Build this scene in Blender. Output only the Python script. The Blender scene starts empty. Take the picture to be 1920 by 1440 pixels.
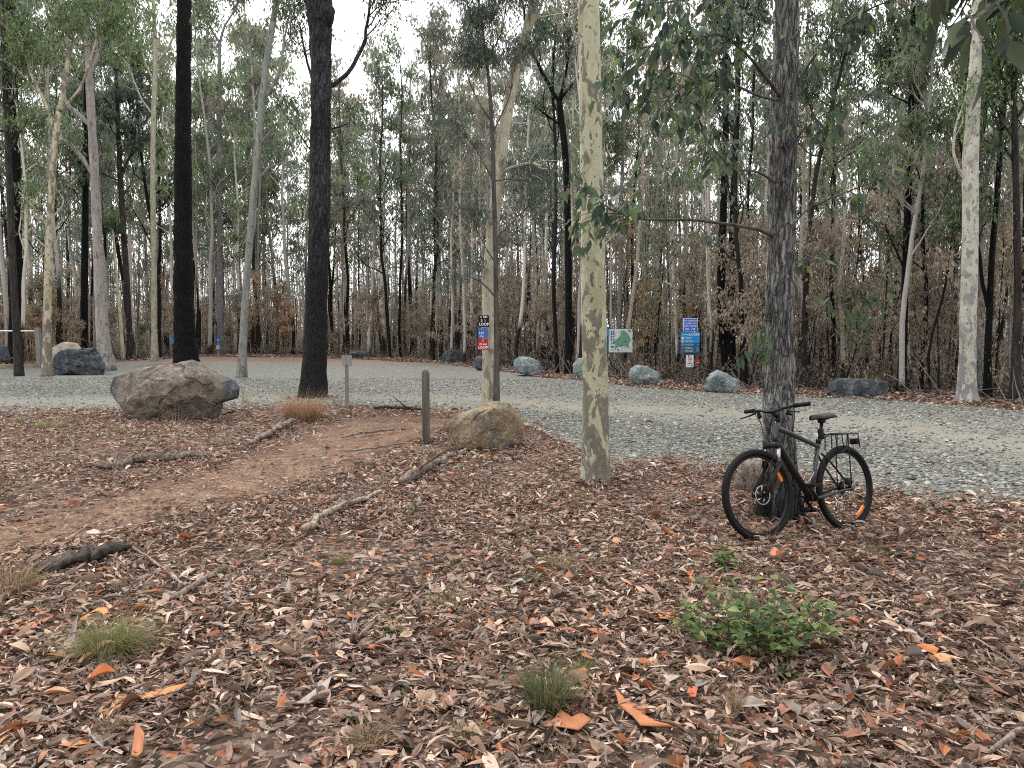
import bpy, math, random
import numpy as np
from mathutils import Vector, Matrix
R = math.radians
sc = bpy.context.scene
C = sc.collection

# ------------------------------------------------------------------ camera, sky, sun, exposure
CAM_H, FPX, PITCH = 1.58, 1442.0, math.atan(92 / 1442.0)
cd = bpy.data.cameras.new('camera')
cam = bpy.data.objects.new('camera', cd)
C.objects.link(cam)
cam.location = (0, 0, CAM_H)
cam.rotation_euler = (R(90) - PITCH, 0, 0)
cd.sensor_fit = 'HORIZONTAL'
cd.sensor_width = 36.0
cd.lens = 36.0 * FPX / 1920.0
cd.clip_start, cd.clip_end = 0.05, 2000
sc.camera = cam

w = bpy.data.worlds.new('World')
sc.world = w
w.use_nodes = True
wt = w.node_tree
for n in list(wt.nodes):
    wt.nodes.remove(n)
wo = wt.nodes.new('ShaderNodeOutputWorld')
wb = wt.nodes.new('ShaderNodeBackground')
sky = wt.nodes.new('ShaderNodeTexSky')
sky.sky_type = 'NISHITA'
sky.sun_disc = False
SUN_EL, SUN_AZ = 52, -28            # degrees; azimuth measured from +Y (ahead of the camera), negative = left
sky.sun_elevation = R(SUN_EL)
sky.sun_rotation = R(SUN_AZ)
sky.air_density = 1.2
sky.dust_density = 4.0
tc = wt.nodes.new('ShaderNodeTexCoord')
cn = wt.nodes.new('ShaderNodeTexNoise')
cn.inputs['Scale'].default_value = 2.2
cn.inputs['Detail'].default_value = 5
wt.links.new(tc.outputs['Generated'], cn.inputs['Vector'])
cr = wt.nodes.new('ShaderNodeValToRGB')
cr.color_ramp.elements[0].position = 0.25
cr.color_ramp.elements[0].color = (11.6, 11.5, 11.6, 1)
cr.color_ramp.elements[1].position = 0.75
cr.color_ramp.elements[1].color = (15.5, 15.3, 15.2, 1)
wt.links.new(cn.outputs['Fac'], cr.inputs['Fac'])
mx = wt.nodes.new('ShaderNodeMix')
mx.data_type = 'RGBA'
mx.inputs[0].default_value = 0.94
wt.links.new(sky.outputs['Color'], mx.inputs[6])
wt.links.new(cr.outputs['Color'], mx.inputs[7])
wt.links.new(mx.outputs[2], wb.inputs['Color'])
wb.inputs['Strength'].default_value = 0.10
wt.links.new(wb.outputs[0], wo.inputs[0])

sl = bpy.data.lights.new('sun', 'SUN')
sl.energy = 1.9
sl.angle = R(14)
sl.color = (1.0, 0.96, 0.9)
so = bpy.data.objects.new('sun', sl)
C.objects.link(so)
sd = Vector((math.sin(R(SUN_AZ)) * math.cos(R(SUN_EL)), math.cos(R(SUN_AZ)) * math.cos(R(SUN_EL)), math.sin(R(SUN_EL))))
so.rotation_euler = (-sd).to_track_quat('-Z', 'Y').to_euler()
so.location = (0, 0, 40)
sc.view_settings.view_transform = 'Standard'
sc.view_settings.look = 'None'
sc.view_settings.exposure = 0.62
sc.view_settings.gamma = 1
cy = sc.cycles
cy.max_bounces = 5
cy.diffuse_bounces = 3
cy.glossy_bounces = 2
cy.transmission_bounces = 3
cy.transparent_max_bounces = 4
cy.use_denoising = False
cy.filter_width = 1.1
cy.sample_clamp_indirect = 6

# ------------------------------------------------------------------ picture <-> world
cth, sth = math.cos(PITCH), math.sin(PITCH)
def ray(px, py):
    u, v = (px - 960) / FPX, (720 - py) / FPX
    return np.array([u, cth + v * sth, -sth + v * cth])
def P(px, py, d):
    """the point seen at photo pixel px,py that stands d metres ahead"""
    r = ray(px, py)
    return np.array([0, 0, CAM_H]) + r * (d / r[1])
def G(px, py):
    """the ground point seen at that pixel"""
    r = ray(px, py)
    return np.array([0, 0, CAM_H]) + r * (CAM_H / -r[2])

# ------------------------------------------------------------------ vector noise
def _h(ix, iy, iz, s):
    n = (ix * 374761393 + iy * 668265263 + iz * 2147483647 + s * 144665) & 0xffffffff
    n = ((n ^ (n >> 13)) * 1274126177) & 0xffffffff
    n = ((n ^ (n >> 16)) * 2246822519) & 0xffffffff
    return ((n >> 8) & 0xffff) / 65535.0
def vnoise(p, seed=0):
    p = np.asarray(p, float)
    i = np.floor(p).astype(np.int64)
    f = p - i
    f = f * f * (3 - 2 * f)
    o = 0
    for dx in (0, 1):
        for dy in (0, 1):
            for dz in (0, 1):
                wgt = (f[..., 0] if dx else 1 - f[..., 0]) * (f[..., 1] if dy else 1 - f[..., 1]) * (f[..., 2] if dz else 1 - f[..., 2])
                o = o + wgt * _h(i[..., 0] + dx, i[..., 1] + dy, i[..., 2] + dz, seed)
    return o * 2 - 1
def fbm(p, seed=0, oct=4, g=0.5):
    p = np.asarray(p, float)
    a, s, o = 1.0, 1.0, 0
    for k in range(oct):
        o = o + a * vnoise(p * s, seed + k * 17)
        a *= g
        s *= 2.03
    return o
def gz(x, y):
    x, y = np.asarray(x, float), np.asarray(y, float)
    q = np.stack([x * 0.35, y * 0.35, x * 0], -1)
    q2 = np.stack([x * 1.6, y * 1.6, x * 0 + 5], -1)
    return 0.035 * vnoise(q, 3) + 0.012 * vnoise(q2, 9) - 0.055 * np.exp(-((x - 2.8) ** 2 + (y - 6.5) ** 2) / 0.8)

# ------------------------------------------------------------------ mesh collector
class MB:
    def __init__(s):
        s.v, s.q, s.t, s.c, s.n = [], [], [], [], 0
    def add(s, V, Q=None, T=None, col=None):
        V = np.asarray(V, float).reshape(-1, 3)
        if Q is not None and len(Q):
            s.q.append(np.asarray(Q, np.int64) + s.n)
        if T is not None and len(T):
            s.t.append(np.asarray(T, np.int64) + s.n)
        s.v.append(V)
        if col is None:
            col = np.ones((len(V), 3))
        col = np.asarray(col, float)
        if col.ndim == 1:
            col = np.tile(col, (len(V), 1))
        s.c.append(col)
        s.n += len(V)
        return s
    def tube(s, pts, rad, sides=8, cap=True, col=None, disp=None):
        pts = np.asarray(pts, float)
        n = len(pts)
        rad = np.broadcast_to(np.asarray(rad, float), (n,))
        tan = np.gradient(pts, axis=0)
        tan /= np.linalg.norm(tan, axis=1)[:, None] + 1e-9
        ref = np.array([0.0, 1.0, 0.0]) if abs(tan[:, 1]).mean() < 0.8 else np.array([1.0, 0, 0])
        a = np.cross(tan, ref)
        a /= np.linalg.norm(a, axis=1)[:, None] + 1e-9
        b = np.cross(tan, a)
        th = np.linspace(0, 2 * math.pi, sides, endpoint=False)
        ring = a[:, None, :] * np.cos(th)[None, :, None] + b[:, None, :] * np.sin(th)[None, :, None]
        rr = np.tile(rad[:, None], (1, sides))
        if disp is not None:
            rr = rr * (1 + disp(pts[:, None, :] + ring * rad[:, None, None], th))
        V = pts[:, None, :] + ring * rr[:, :, None]
        i = np.arange(n - 1)[:, None] * sides
        j = np.arange(sides)[None, :]
        k = (j + 1) % sides
        Q = np.stack([i + j, i + k, i + sides + k, i + sides + j], -1).reshape(-1, 4)
        V = V.reshape(-1, 3)
        T = None
        if cap:
            V = np.vstack([V, pts[0], pts[-1]])
            c0, c1 = n * sides, n * sides + 1
            jj = np.arange(sides)
            kk = (jj + 1) % sides
            T = np.vstack([np.stack([kk, jj, jj * 0 + c0], -1), np.stack([(n - 1) * sides + jj, (n - 1) * sides + kk, jj * 0 + c1], -1)])
        return s.add(V, Q, T, col)
    def box(s, lo, hi, bev=0.0, col=None):
        lo, hi = np.array(lo, float), np.array(hi, float)
        b = min(bev, (hi - lo).min() * 0.45)
        if b <= 0:
            V = np.array([[(lo, hi)[a][0], (lo, hi)[c][1], (lo, hi)[e][2]] for a in (0, 1) for c in (0, 1) for e in (0, 1)])
            Q = [[0, 1, 3, 2], [4, 6, 7, 5], [0, 4, 5, 1], [2, 3, 7, 6], [0, 2, 6, 4], [1, 5, 7, 3]]
            return s.add(V, Q, None, col)
        import bmesh
        bm = bmesh.new()
        bmesh.ops.create_cube(bm, size=1)
        for v in bm.verts:
            v.co = Vector([(hi[k] + lo[k]) / 2 + v.co[k] * (hi[k] - lo[k]) for k in range(3)])
        bmesh.ops.bevel(bm, geom=bm.edges[:], offset=b, segments=2, affect='EDGES', profile=0.5)
        bm.verts.index_update()
        V = [list(v.co) for v in bm.verts]
        Q = [[v.index for v in f.verts] for f in bm.faces if len(f.verts) == 4]
        T = [[v.index for v in f.verts] for f in bm.faces if len(f.verts) == 3]
        bm.free()
        return s.add(V, Q, T, col)
    def poly(s, pts2, y0, y1):
        """polygon in X,Z extruded between y0 (front) and y1"""
        import bmesh
        bm = bmesh.new()
        vs = [bm.verts.new((p[0], y0, p[1])) for p in pts2]
        f = bm.faces.new(vs)
        bmesh.ops.triangulate(bm, faces=[f])
        T0 = [[v.index for v in f.verts] for f in (bm.verts.index_update() or bm.faces)]
        bm.free()
        n = len(pts2)
        V = [(p[0], y0, p[1]) for p in pts2] + [(p[0], y1, p[1]) for p in pts2]
        T = T0 + [[a + n, c + n, b + n] for a, b, c in T0]
        Q = [[i, (i + 1) % n, (i + 1) % n + n, i + n] for i in range(n)]
        return s.add(V, Q, T)
    def build(s, name, mat=None, parent=None, smooth=True):
        V = np.vstack(s.v)
        q = np.vstack(s.q) if s.q else np.zeros((0, 4), np.int64)
        t = np.vstack(s.t) if s.t else np.zeros((0, 3), np.int64)
        me = bpy.data.meshes.new(name)
        me.vertices.add(len(V))
        me.vertices.foreach_set('co', V.astype(np.float32).ravel())
        me.loops.add(q.size + t.size)
        me.loops.foreach_set('vertex_index', np.concatenate([q.ravel(), t.ravel()]).astype(np.int32))
        me.polygons.add(len(q) + len(t))
        st = np.concatenate([np.arange(len(q)) * 4, q.size + np.arange(len(t)) * 3]).astype(np.int32)
        me.polygons.foreach_set('loop_start', st)
        try:
            me.polygons.foreach_set('loop_total', np.concatenate([np.full(len(q), 4), np.full(len(t), 3)]).astype(np.int32))
        except Exception:
            pass
        me.polygons.foreach_set('use_smooth', np.full(len(q) + len(t), bool(smooth)))
        col = np.vstack(s.c)
        ca = me.color_attributes.new('tint', 'FLOAT_COLOR', 'POINT')
        ca.data.foreach_set('color', np.hstack([col, np.ones((len(col), 1))]).astype(np.float32).ravel())
        me.update(calc_edges=True)
        if mat:
            me.materials.append(mat)
        o = bpy.data.objects.new(name, me)
        C.objects.link(o)
        if parent:
            o.parent = parent
        return o

def tag(o, label=None, cat=None, group=None, kind=None):
    if label: o['label'] = label
    if cat: o['category'] = cat
    if group: o['group'] = group
    if kind: o['kind'] = kind
    return o
def empty(name, loc=(0, 0, 0), rz=0.0, label=None, cat=None, group=None):
    o = bpy.data.objects.new(name, None)
    o.empty_display_size = 0.2
    C.objects.link(o)
    o.location = tuple(loc)
    o.rotation_euler = (0, 0, rz)
    return tag(o, label, cat, group)

# ------------------------------------------------------------------ materials
class NT:
    def __init__(s, name):
        s.m = bpy.data.materials.new(name)
        s.m.use_nodes = True
        s.t = s.m.node_tree
        s.b = s.t.nodes['Principled BSDF']
        s.out = s.t.nodes['Material Output']
        s.b.inputs['Specular IOR Level'].default_value = 0.22
    def new(s, ty, **k):
        n = s.t.nodes.new(ty)
        for a, b in k.items():
            setattr(n, a, b)
        return n
    def put(s, sock, v):
        if isinstance(v, bpy.types.NodeSocket):
            s.t.links.new(v, sock)
        elif v is not None:
            if hasattr(sock.default_value, '__len__') and not hasattr(v, '__len__'):
                v = (v, v, v, 1)
            if hasattr(v, '__len__') and len(v) == 3 and len(sock.default_value) == 4:
                v = (*v, 1)
            sock.default_value = v
    def coord(s, scale=(1, 1, 1), which='Object'):
        a = s.new('ShaderNodeTexCoord')
        m = s.new('ShaderNodeMapping')
        m.inputs['Scale'].default_value = scale
        s.t.links.new(a.outputs[which], m.inputs['Vector'])
        return m.outputs[0]
    def world(s):
        return s.new('ShaderNodeNewGeometry').outputs['Position']
    def noise(s, vec, scale=5, detail=4, rough=0.55, dist=0.0):
        n = s.new('ShaderNodeTexNoise')
        s.put(n.inputs['Vector'], vec)
        n.inputs['Scale'].default_value = scale
        n.inputs['Detail'].default_value = detail
        n.inputs['Roughness'].default_value = rough
        n.inputs['Distortion'].default_value = dist
        return n.outputs['Fac']
    def voro(s, vec, scale=5, feature='F1', out='Distance', rnd=1.0):
        n = s.new('ShaderNodeTexVoronoi', feature=feature)
        s.put(n.inputs['Vector'], vec)
        n.inputs['Scale'].default_value = scale
        n.inputs['Randomness'].default_value = rnd
        return n.outputs[out]
    def ramp(s, fac, stops, interp='LINEAR'):
        n = s.new('ShaderNodeValToRGB')
        e = n.color_ramp.elements
        n.color_ramp.interpolation = interp
        while len(e) < len(stops):
            e.new(0.5)
        for k, (p, c) in enumerate(stops):
            e[k].position = p
            if not hasattr(c, '__len__'):
                c = (c, c, c)
            e[k].color = (*c, 1)
        s.put(n.inputs['Fac'], fac)
        return n.outputs['Color']
    def mix(s, fac, a, b, mode='MIX'):
        n = s.new('ShaderNodeMix', data_type='RGBA', blend_type=mode)
        s.put(n.inputs[0], fac)
        s.put(n.inputs[6], a)
        s.put(n.inputs[7], b)
        return n.outputs[2]
    def math(s, op, a, b=0.5):
        n = s.new('ShaderNodeMath', operation=op)
        s.put(n.inputs[0], a)
        s.put(n.inputs[1], b)
        return n.outputs[0]
    def sep(s, vec):
        n = s.new('ShaderNodeSeparateXYZ')
        s.put(n.inputs[0], vec)
        return n.outputs
    def sepc(s, vec):
        n = s.new('ShaderNodeSeparateColor')
        s.put(n.inputs[0], vec)
        return n.outputs
    def attr(s, name='tint'):
        return s.new('ShaderNodeAttribute', attribute_name=name).outputs['Color']
    def rand(s):
        return s.new('ShaderNodeObjectInfo').outputs['Random']
    def done(s, col, rough=0.8, bump=None, bstr=0.5, bdist=0.02, metal=0.0):
        s.put(s.b.inputs['Base Color'], col)
        s.put(s.b.inputs['Roughness'], rough)
        s.b.inputs['Metallic'].default_value = metal
        if bump is not None:
            n = s.new('ShaderNodeBump')
            n.inputs['Strength'].default_value = bstr
            n.inputs['Distance'].default_value = bdist
            s.put(n.inputs['Height'], bump)
            s.t.links.new(n.outputs[0], s.b.inputs['Normal'])
        return s.m

def plain(name, col, rough=0.5, metal=0.0, var=0.15, sc_=30):
    n = NT(name)
    v = n.coord()
    f = n.noise(v, sc_, 3)
    c = n.mix(f, tuple(x * (1 - var) for x in col), tuple(min(1, x * (1 + var)) for x in col))
    return n.done(c, rough, f, 0.12, 0.002, metal)

def leafmat(name, transl=0.35, rough=0.55):
    """leaf material: the colour of each leaf is stored in its mesh"""
    n = NT(name)
    a = n.attr()
    n.put(n.b.inputs['Base Color'], a)
    n.b.inputs['Roughness'].default_value = rough
    tr = n.new('ShaderNodeBsdfTranslucent')
    n.put(tr.inputs['Color'], a)
    ms = n.new('ShaderNodeMixShader')
    ms.inputs[0].default_value = transl
    n.t.links.new(n.b.outputs[0], ms.inputs[1])
    n.t.links.new(tr.outputs[0], ms.inputs[2])
    n.t.links.new(ms.outputs[0], n.out.inputs['Surface'])
    return n.m

def tintleaf(name, c0, c1, transl=0.35):
    """leaf material for copied crowns: two leaf colours mixed by the value each leaf stores, varied per tree"""
    n = NT(name)
    a = n.sepc(n.attr())[0]
    c = n.mix(a, c0, c1)
    r = n.ramp(n.rand(), [(0, 0.75), (1, 1.25)])
    c = n.mix(1.0, c, r, 'MULTIPLY')
    n.put(n.b.inputs['Base Color'], c)
    n.b.inputs['Roughness'].default_value = 0.5
    tr = n.new('ShaderNodeBsdfTranslucent')
    n.put(tr.inputs['Color'], c)
    ms = n.new('ShaderNodeMixShader')
    ms.inputs[0].default_value = transl
    n.t.links.new(n.b.outputs[0], ms.inputs[1])
    n.t.links.new(tr.outputs[0], ms.inputs[2])
    n.t.links.new(ms.outputs[0], n.out.inputs['Surface'])
    return n.m

def m_spotted(name, cream, patch, thr=0.5, scale=9.0):
    n = NT(name)
    v = n.coord((1, 1, 0.5))
    wv = n.noise(v, 5, 4, 0.6, 0.6)
    big = n.noise(v, scale * 1.3, 3.5, 0.52, 0.3)
    zone = n.noise(n.coord((1, 1, .6)), 2.2, 2)
    z = n.sep(n.coord())[2]
    # peeling patches grow towards the foot of the trunk
    low = n.ramp(n.math('DIVIDE', z, 4.5), [(0, 0.165), (0.2, 0.10), (0.42, 0.035), (0.9, 0.0)])
    f = n.math('ADD', n.math('ADD', big, low), n.math('MULTIPLY', n.math('SUBTRACT', zone, 0.5), 0.25))
    m = n.ramp(f, [(thr - .004, 0), (thr + 0.006, .88), (thr + .09, 1)])
    m2 = n.ramp(n.noise(v, scale * 2.6, 2, 0.5, 0.3), [(0.62, 0), (0.635, 1)])
    m3 = n.ramp(n.noise(v, scale * 3.2, 2, 0.5, 0.2), [(0.64, 0), (0.65, 1)])
    c1 = n.mix(wv, tuple(x * 0.78 for x in cream), tuple(min(1, x * 1.15) for x in cream))
    st = n.noise(n.coord((9, 9, 0.8)), 3, 5, .65)
    c1 = n.mix(n.ramp(st, [(0.45, 0.0), (0.8, 0.4)]), c1, tuple(x * 0.62 for x in cream))
    m4 = n.ramp(n.noise(n.coord((1, 1, .45)), scale * 0.9, 3, .55, .4), [(0.50, 0), (0.54, 0.75)])
    c1 = n.mix(m4, c1, (cream[0] * .66, cream[1] * .68, cream[2] * .62))
    c1 = n.mix(m3, c1, tuple(x * 0.8 for x in patch))
    c2 = n.mix(wv, tuple(x * 0.6 for x in patch), tuple(x * 1.45 for x in patch))
    c2 = n.mix(n.math('MULTIPLY', m2, 0.7), c2, (cream[0] * .6, cream[1] * .6, cream[2] * .66))
    c = n.mix(m, c1, c2)
    h = n.math('ADD', n.math('MULTIPLY', m, 0.8), n.math('MULTIPLY', st, 0.5))
    return n.done(c, 0.75, h, 0.6, 0.008)

def m_smooth(name, a, b, patch=None):
    n = NT(name)
    v = n.coord((1, 1, 0.25))
    f = n.noise(v, 6, 4, 0.6, 0.4)
    c = n.mix(n.ramp(f, [(0.35, 0), (0.65, 1)]), a, b)
    if patch:
        z = n.sep(n.coord())[2]
        lowz = n.ramp(n.math('DIVIDE', z, 5.0), [(0, 0.09), (0.3, 0.02), (0.6, 0.0)])
        p = n.ramp(n.math('ADD', n.noise(n.coord((1, 1, 0.35)), 8, 4, 0.6, 0.4), lowz), [(0.60, 0), (0.615, 0.85)])
        c = n.mix(p, c, patch)
    st = n.noise(n.coord((8, 8, 0.6)), 3, 6, .7)
    c = n.mix(n.ramp(st, [(0.4, 0), (0.75, 0.65)]), c, tuple(x * 0.42 for x in a))
    bl = n.ramp(n.noise(n.coord((1, 1, 2.2)), 2.4, 4, .6), [(0.45, 0), (0.75, 0.5)])
    c = n.mix(bl, c, tuple(x * 0.6 for x in a))
    return n.done(c, 0.8, st, 0.6, 0.015)

def m_bark(name, dark, light, ridge=14, streak=0.25, bdist=0.03, fleck=None, charz=None, plates=0):
    n = NT(name)
    v = n.coord((1, 1, streak))
    a = n.noise(v, ridge, 6, 0.65, 0.5)
    b = n.voro(n.coord((1, 1, streak * 0.7)), ridge * 0.9)
    h = n.math('ADD', a, n.math('MULTIPLY', b, 0.5))
    c = n.ramp(h, [(0.45, dark), (0.95, light)])
    if plates:
        wob = n.noise(n.coord((1, 1, .5)), 6, 3)
        pv = n.coord((plates, plates, plates * .17))
        va = n.new('ShaderNodeVectorMath', operation='ADD')
        n.put(va.inputs[0], pv)
        cmb = n.new('ShaderNodeCombineXYZ')
        n.put(cmb.inputs[0], n.math('MULTIPLY', wob, 4.5))
        n.put(cmb.inputs[2], n.math('MULTIPLY', wob, 3.5))
        n.put(va.inputs[1], cmb.outputs[0])
        tone = n.sepc(n.voro(va.outputs[0], 1, 'F1', 'Color'))[0]
        edge = n.voro(va.outputs[0], 1, 'DISTANCE_TO_EDGE')
        c = n.mix(1.0, c, n.ramp(tone, [(0, .7), (1, 1.25)]), 'MULTIPLY')
        gap = n.ramp(edge, [(0.02, 1), (0.13, 0)])
        c = n.mix(n.math('MULTIPLY', gap, .55), c, tuple(x * .6 for x in dark))
        h = n.math('ADD', n.math('MULTIPLY', h, .6), n.math('ADD', n.math('MULTIPLY', tone, .5), n.ramp(edge, [(0, 0), (.15, .8)])))
    big = n.noise(n.coord(), 1.3, 3)
    c = n.mix(n.ramp(big, [(0.4, 0), (0.65, 0.5)]), c, dark)
    if fleck:
        fl = n.ramp(n.noise(n.coord((1, 1, 0.5)), 22, 2), [(0.70, 0), (0.72, 1)])
        c = n.mix(fl, c, fleck)
    if charz:
        z = n.math('ADD', n.sep(n.coord())[2], n.math('MULTIPLY', n.noise(n.coord((1, 1, 0.3)), 3, 4), charz[1]))
        f = n.ramp(n.math('DIVIDE', z, charz[0] * 2), [(0.42, 1), (0.62, 0)])
        c = n.mix(f, c, n.ramp(h, [(0.5, (0.003, 0.003, 0.0035)), (1.0, (0.022, 0.021, 0.022))]))
    return n.done(c, 0.9, h, 0.9, bdist)

CREAM = (0.50, 0.46, 0.30)
M = {}
M['spotted_near'] = m_spotted('spotted_gum_bark', (0.485, 0.48, 0.345), (0.17, 0.16, 0.13), 0.585, 6)
M['spotted_pale'] = m_spotted('pale_spotted_bark', (0.52, 0.50, 0.43), (0.23, 0.22, 0.225), 0.60, 6)
M['mottled'] = m_spotted('mottled_bark', (0.46, 0.42, 0.30), (0.17, 0.14, 0.12), 0.53, 4.5)
M['cream'] = m_smooth('cream_bark', (0.42, 0.39, 0.30), (0.58, 0.545, 0.43), (0.20, 0.17, 0.13))
M['cream_tall'] = m_smooth('greenish_cream_bark', (0.30, 0.295, 0.22), (0.44, 0.42, 0.32), (0.17, 0.15, 0.12))
M['lilac'] = m_smooth('grey_lilac_bark', (0.19, 0.19, 0.195), (0.31, 0.305, 0.305), (0.11, 0.11, 0.11))
M['olive'] = m_smooth('smooth_olive_grey_bark', (0.19, 0.20, 0.20), (0.33, 0.33, 0.27), (0.13, 0.125, 0.12))
M['mauve'] = m_smooth('mauve_cream_bark', (0.30, 0.275, 0.26), (0.42, 0.385, 0.35), (0.12, 0.105, 0.11))
M['char'] = m_bark('charred_bark', (0.0015, 0.0015, 0.002), (0.011, 0.0105, 0.0105), 20, 0.3, 0.04, (0.10, 0.10, 0.105), None, 14)
M['char_grey'] = m_bark('part_charred_bark', (0.007, 0.0075, 0.010), (0.085, 0.087, 0.095), 20, 0.28, 0.04, (0.14, 0.14, 0.145), (5.2, 2.6), 20)
M['iron'] = m_bark('flaking_grey_bark', (0.020, 0.020, 0.020), (0.33, 0.335, 0.33), 40, 0.24, 0.02, None, (1.3, 1.8), 30)
M['dark'] = m_bark('dark_brown_bark', (0.010, 0.009, 0.009), (0.06, 0.052, 0.048), 16, 0.2, 0.02)
M['limb'] = m_bark('dark_limb_bark', (0.03, 0.027, 0.026), (0.13, 0.12, 0.11), 16, 0.3, 0.01)

def m_bgtrunk(name, pale, dark, hmin, hmax):
    n = NT(name)
    st = n.noise(n.coord((1, 1, 0.15)), 9, 4, 0.6)
    r = n.rand()
    c = n.mix(st, tuple(x * 0.55 for x in pale), tuple(x * 1.25 for x in pale))
    c = n.mix(1.0, c, n.ramp(r, [(0, (0.72, 0.7, 0.75)), (0.5, (1.0, 0.97, 0.92)), (1, (1.2, 1.15, 1.1))]), 'MULTIPLY')
    z = n.math('ADD', n.sep(n.coord())[2], n.math('MULTIPLY', n.noise(n.coord((1, 1, .3)), 2, 3), 3.0))
    lim = n.math('ADD', n.math('MULTIPLY', r, hmax - hmin), hmin)
    f = n.ramp(n.math('DIVIDE', z, lim), [(0.8, 1), (1.25, 0)])
    c = n.mix(f, c, n.mix(st, (0.004, 0.004, 0.004), dark))
    return n.done(c, 0.9, st, 0.6, 0.02)
M['bg_pale'] = m_bgtrunk('far_pale_bark', (0.56, 0.535, 0.49), (0.04, 0.036, 0.033), 1.5, 6)
M['bg_grey'] = m_bgtrunk('far_grey_bark', (0.38, 0.365, 0.345), (0.03, 0.027, 0.025), 2.5, 9)
M['bg_char'] = m_bgtrunk('far_charred_bark', (0.035, 0.032, 0.031), (0.014, 0.012, 0.012), 6, 16)

M['leaf'] = leafmat('gum_leaf')
M['litter'] = leafmat('fallen_leaf', 0.08, 0.7)
M['grass'] = leafmat('grass_blade', 0.25, 0.6)
M['cr_green'] = tintleaf('far_green_leaf', (0.085, 0.125, 0.075), (0.28, 0.36, 0.19), 0.5)
M['cr_blue'] = tintleaf('far_grey_green_leaf', (0.095, 0.125, 0.105), (0.28, 0.33, 0.255), 0.45)
M['cr_olive'] = tintleaf('far_olive_leaf', (0.14, 0.15, 0.11), (0.36, 0.35, 0.25), 0.45)
M['cr_brown'] = tintleaf('scorched_leaf', (0.16, 0.13, 0.105), (0.52, 0.435, 0.34), 0.4)
M['cr_rust'] = tintleaf('rusty_scorched_leaf', (0.17, 0.115, 0.075), (0.52, 0.36, 0.225), 0.4)

# rocks
def m_rock(name, a, b, c_, sc_=4, moss=None, lobes=False):
    n = NT(name)
    v = n.coord()
    f = n.noise(v, sc_, 8, 0.68, 0.3)
    g = n.noise(v, sc_ * 7, 5, 0.7)
    cr_ = n.voro(v, sc_ * 1.3, 'DISTANCE_TO_EDGE')
    crack = n.ramp(cr_, [(0.0, 0), (0.03, 1)])
    c = n.ramp(f, [(0.3, a), (0.5, b), (0.7, c_)])
    c = n.mix(n.ramp(g, [(0.35, 0.65), (0.65, 0)]), c, tuple(x * 0.35 for x in a))
    c = n.mix(n.math('MULTIPLY', n.math('SUBTRACT', 1.0, crack), 0.35), c, tuple(x * 0.4 for x in a))
    if lobes:
        e = n.math('ADD', n.sepc(n.attr())[0], n.math('MULTIPLY', n.math('SUBTRACT', n.noise(v, 3, 4), 0.5), 0.9))
        c = n.mix(n.ramp(e, [(0.35, 0), (0.62, .9)]), c, n.ramp(n.noise(v, 7, 6, .7), [(0.3, (0.03, 0.037, 0.047)), (0.55, (0.09, 0.105, 0.125)), (0.75, (0.26, 0.29, 0.32))]))
    if moss:
        mm = n.ramp(n.noise(v, sc_ * 0.7, 3, 0.6), [(0.56, 0), (0.6, 0.8)])
        c = n.mix(mm, c, moss)
    h = n.math('ADD', f, n.math('MULTIPLY', g, 0.35))
    return n.done(c, 0.85, h, 0.9, 0.05)
M['rock_blue'] = m_rock('blue_grey_stone', (0.09, 0.115, 0.125), (0.29, 0.345, 0.355), (0.58, 0.64, 0.64), 3.0)
M['rock_dark'] = m_rock('dark_slate_stone', (0.03, 0.036, 0.045), (0.085, 0.098, 0.112), (0.25, 0.275, 0.295), 4.5)
M['rock_brown'] = m_rock('brown_crusted_stone', (0.10, 0.084, 0.072), (0.25, 0.212, 0.178), (0.46, 0.40, 0.34), 5, None, True)
M['rock_tan'] = m_rock('tan_sandstone', (0.16, 0.12, 0.08), (0.34, 0.265, 0.18), (0.50, 0.42, 0.30), 6, (0.12, 0.125, 0.11))
M['rock_cream'] = m_rock('cream_stone', (0.34, 0.29, 0.23), (0.48, 0.43, 0.36), (0.62, 0.57, 0.48), 4)

# ------------------------------------------------------------------ ground, gravel, path
def interp(poly, x):
    xs = np.array([p[0] for p in poly])
    ys = np.array([p[1] for p in poly])
    o = np.argsort(xs)
    return np.interp(x, xs[o], ys[o])
far_px = [(-400, 700), (0, 689), (400, 668), (600, 670), (840, 681), (1000, 703), (1190, 722), (1400, 738), (1550, 743), (1800, 757), (1920, 769), (2300, 790)]
near_px = [(-500, 778), (0, 772), (200, 775), (440, 768), (620, 763), (780, 768), (860, 774), (960, 790), (1040, 815), (1095, 862), (1200, 876), (1350, 884), (1500, 905), (1640, 928), (1750, 948), (1920, 962), (2300, 1010)]
far_w = [tuple(G(*p)[:2]) for p in far_px]
near_w = [tuple(G(*p)[:2]) for p in near_px]
def far_y(x):
    return interp(far_w, x)
def near_y(x):
    return interp(near_w, x)
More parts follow.
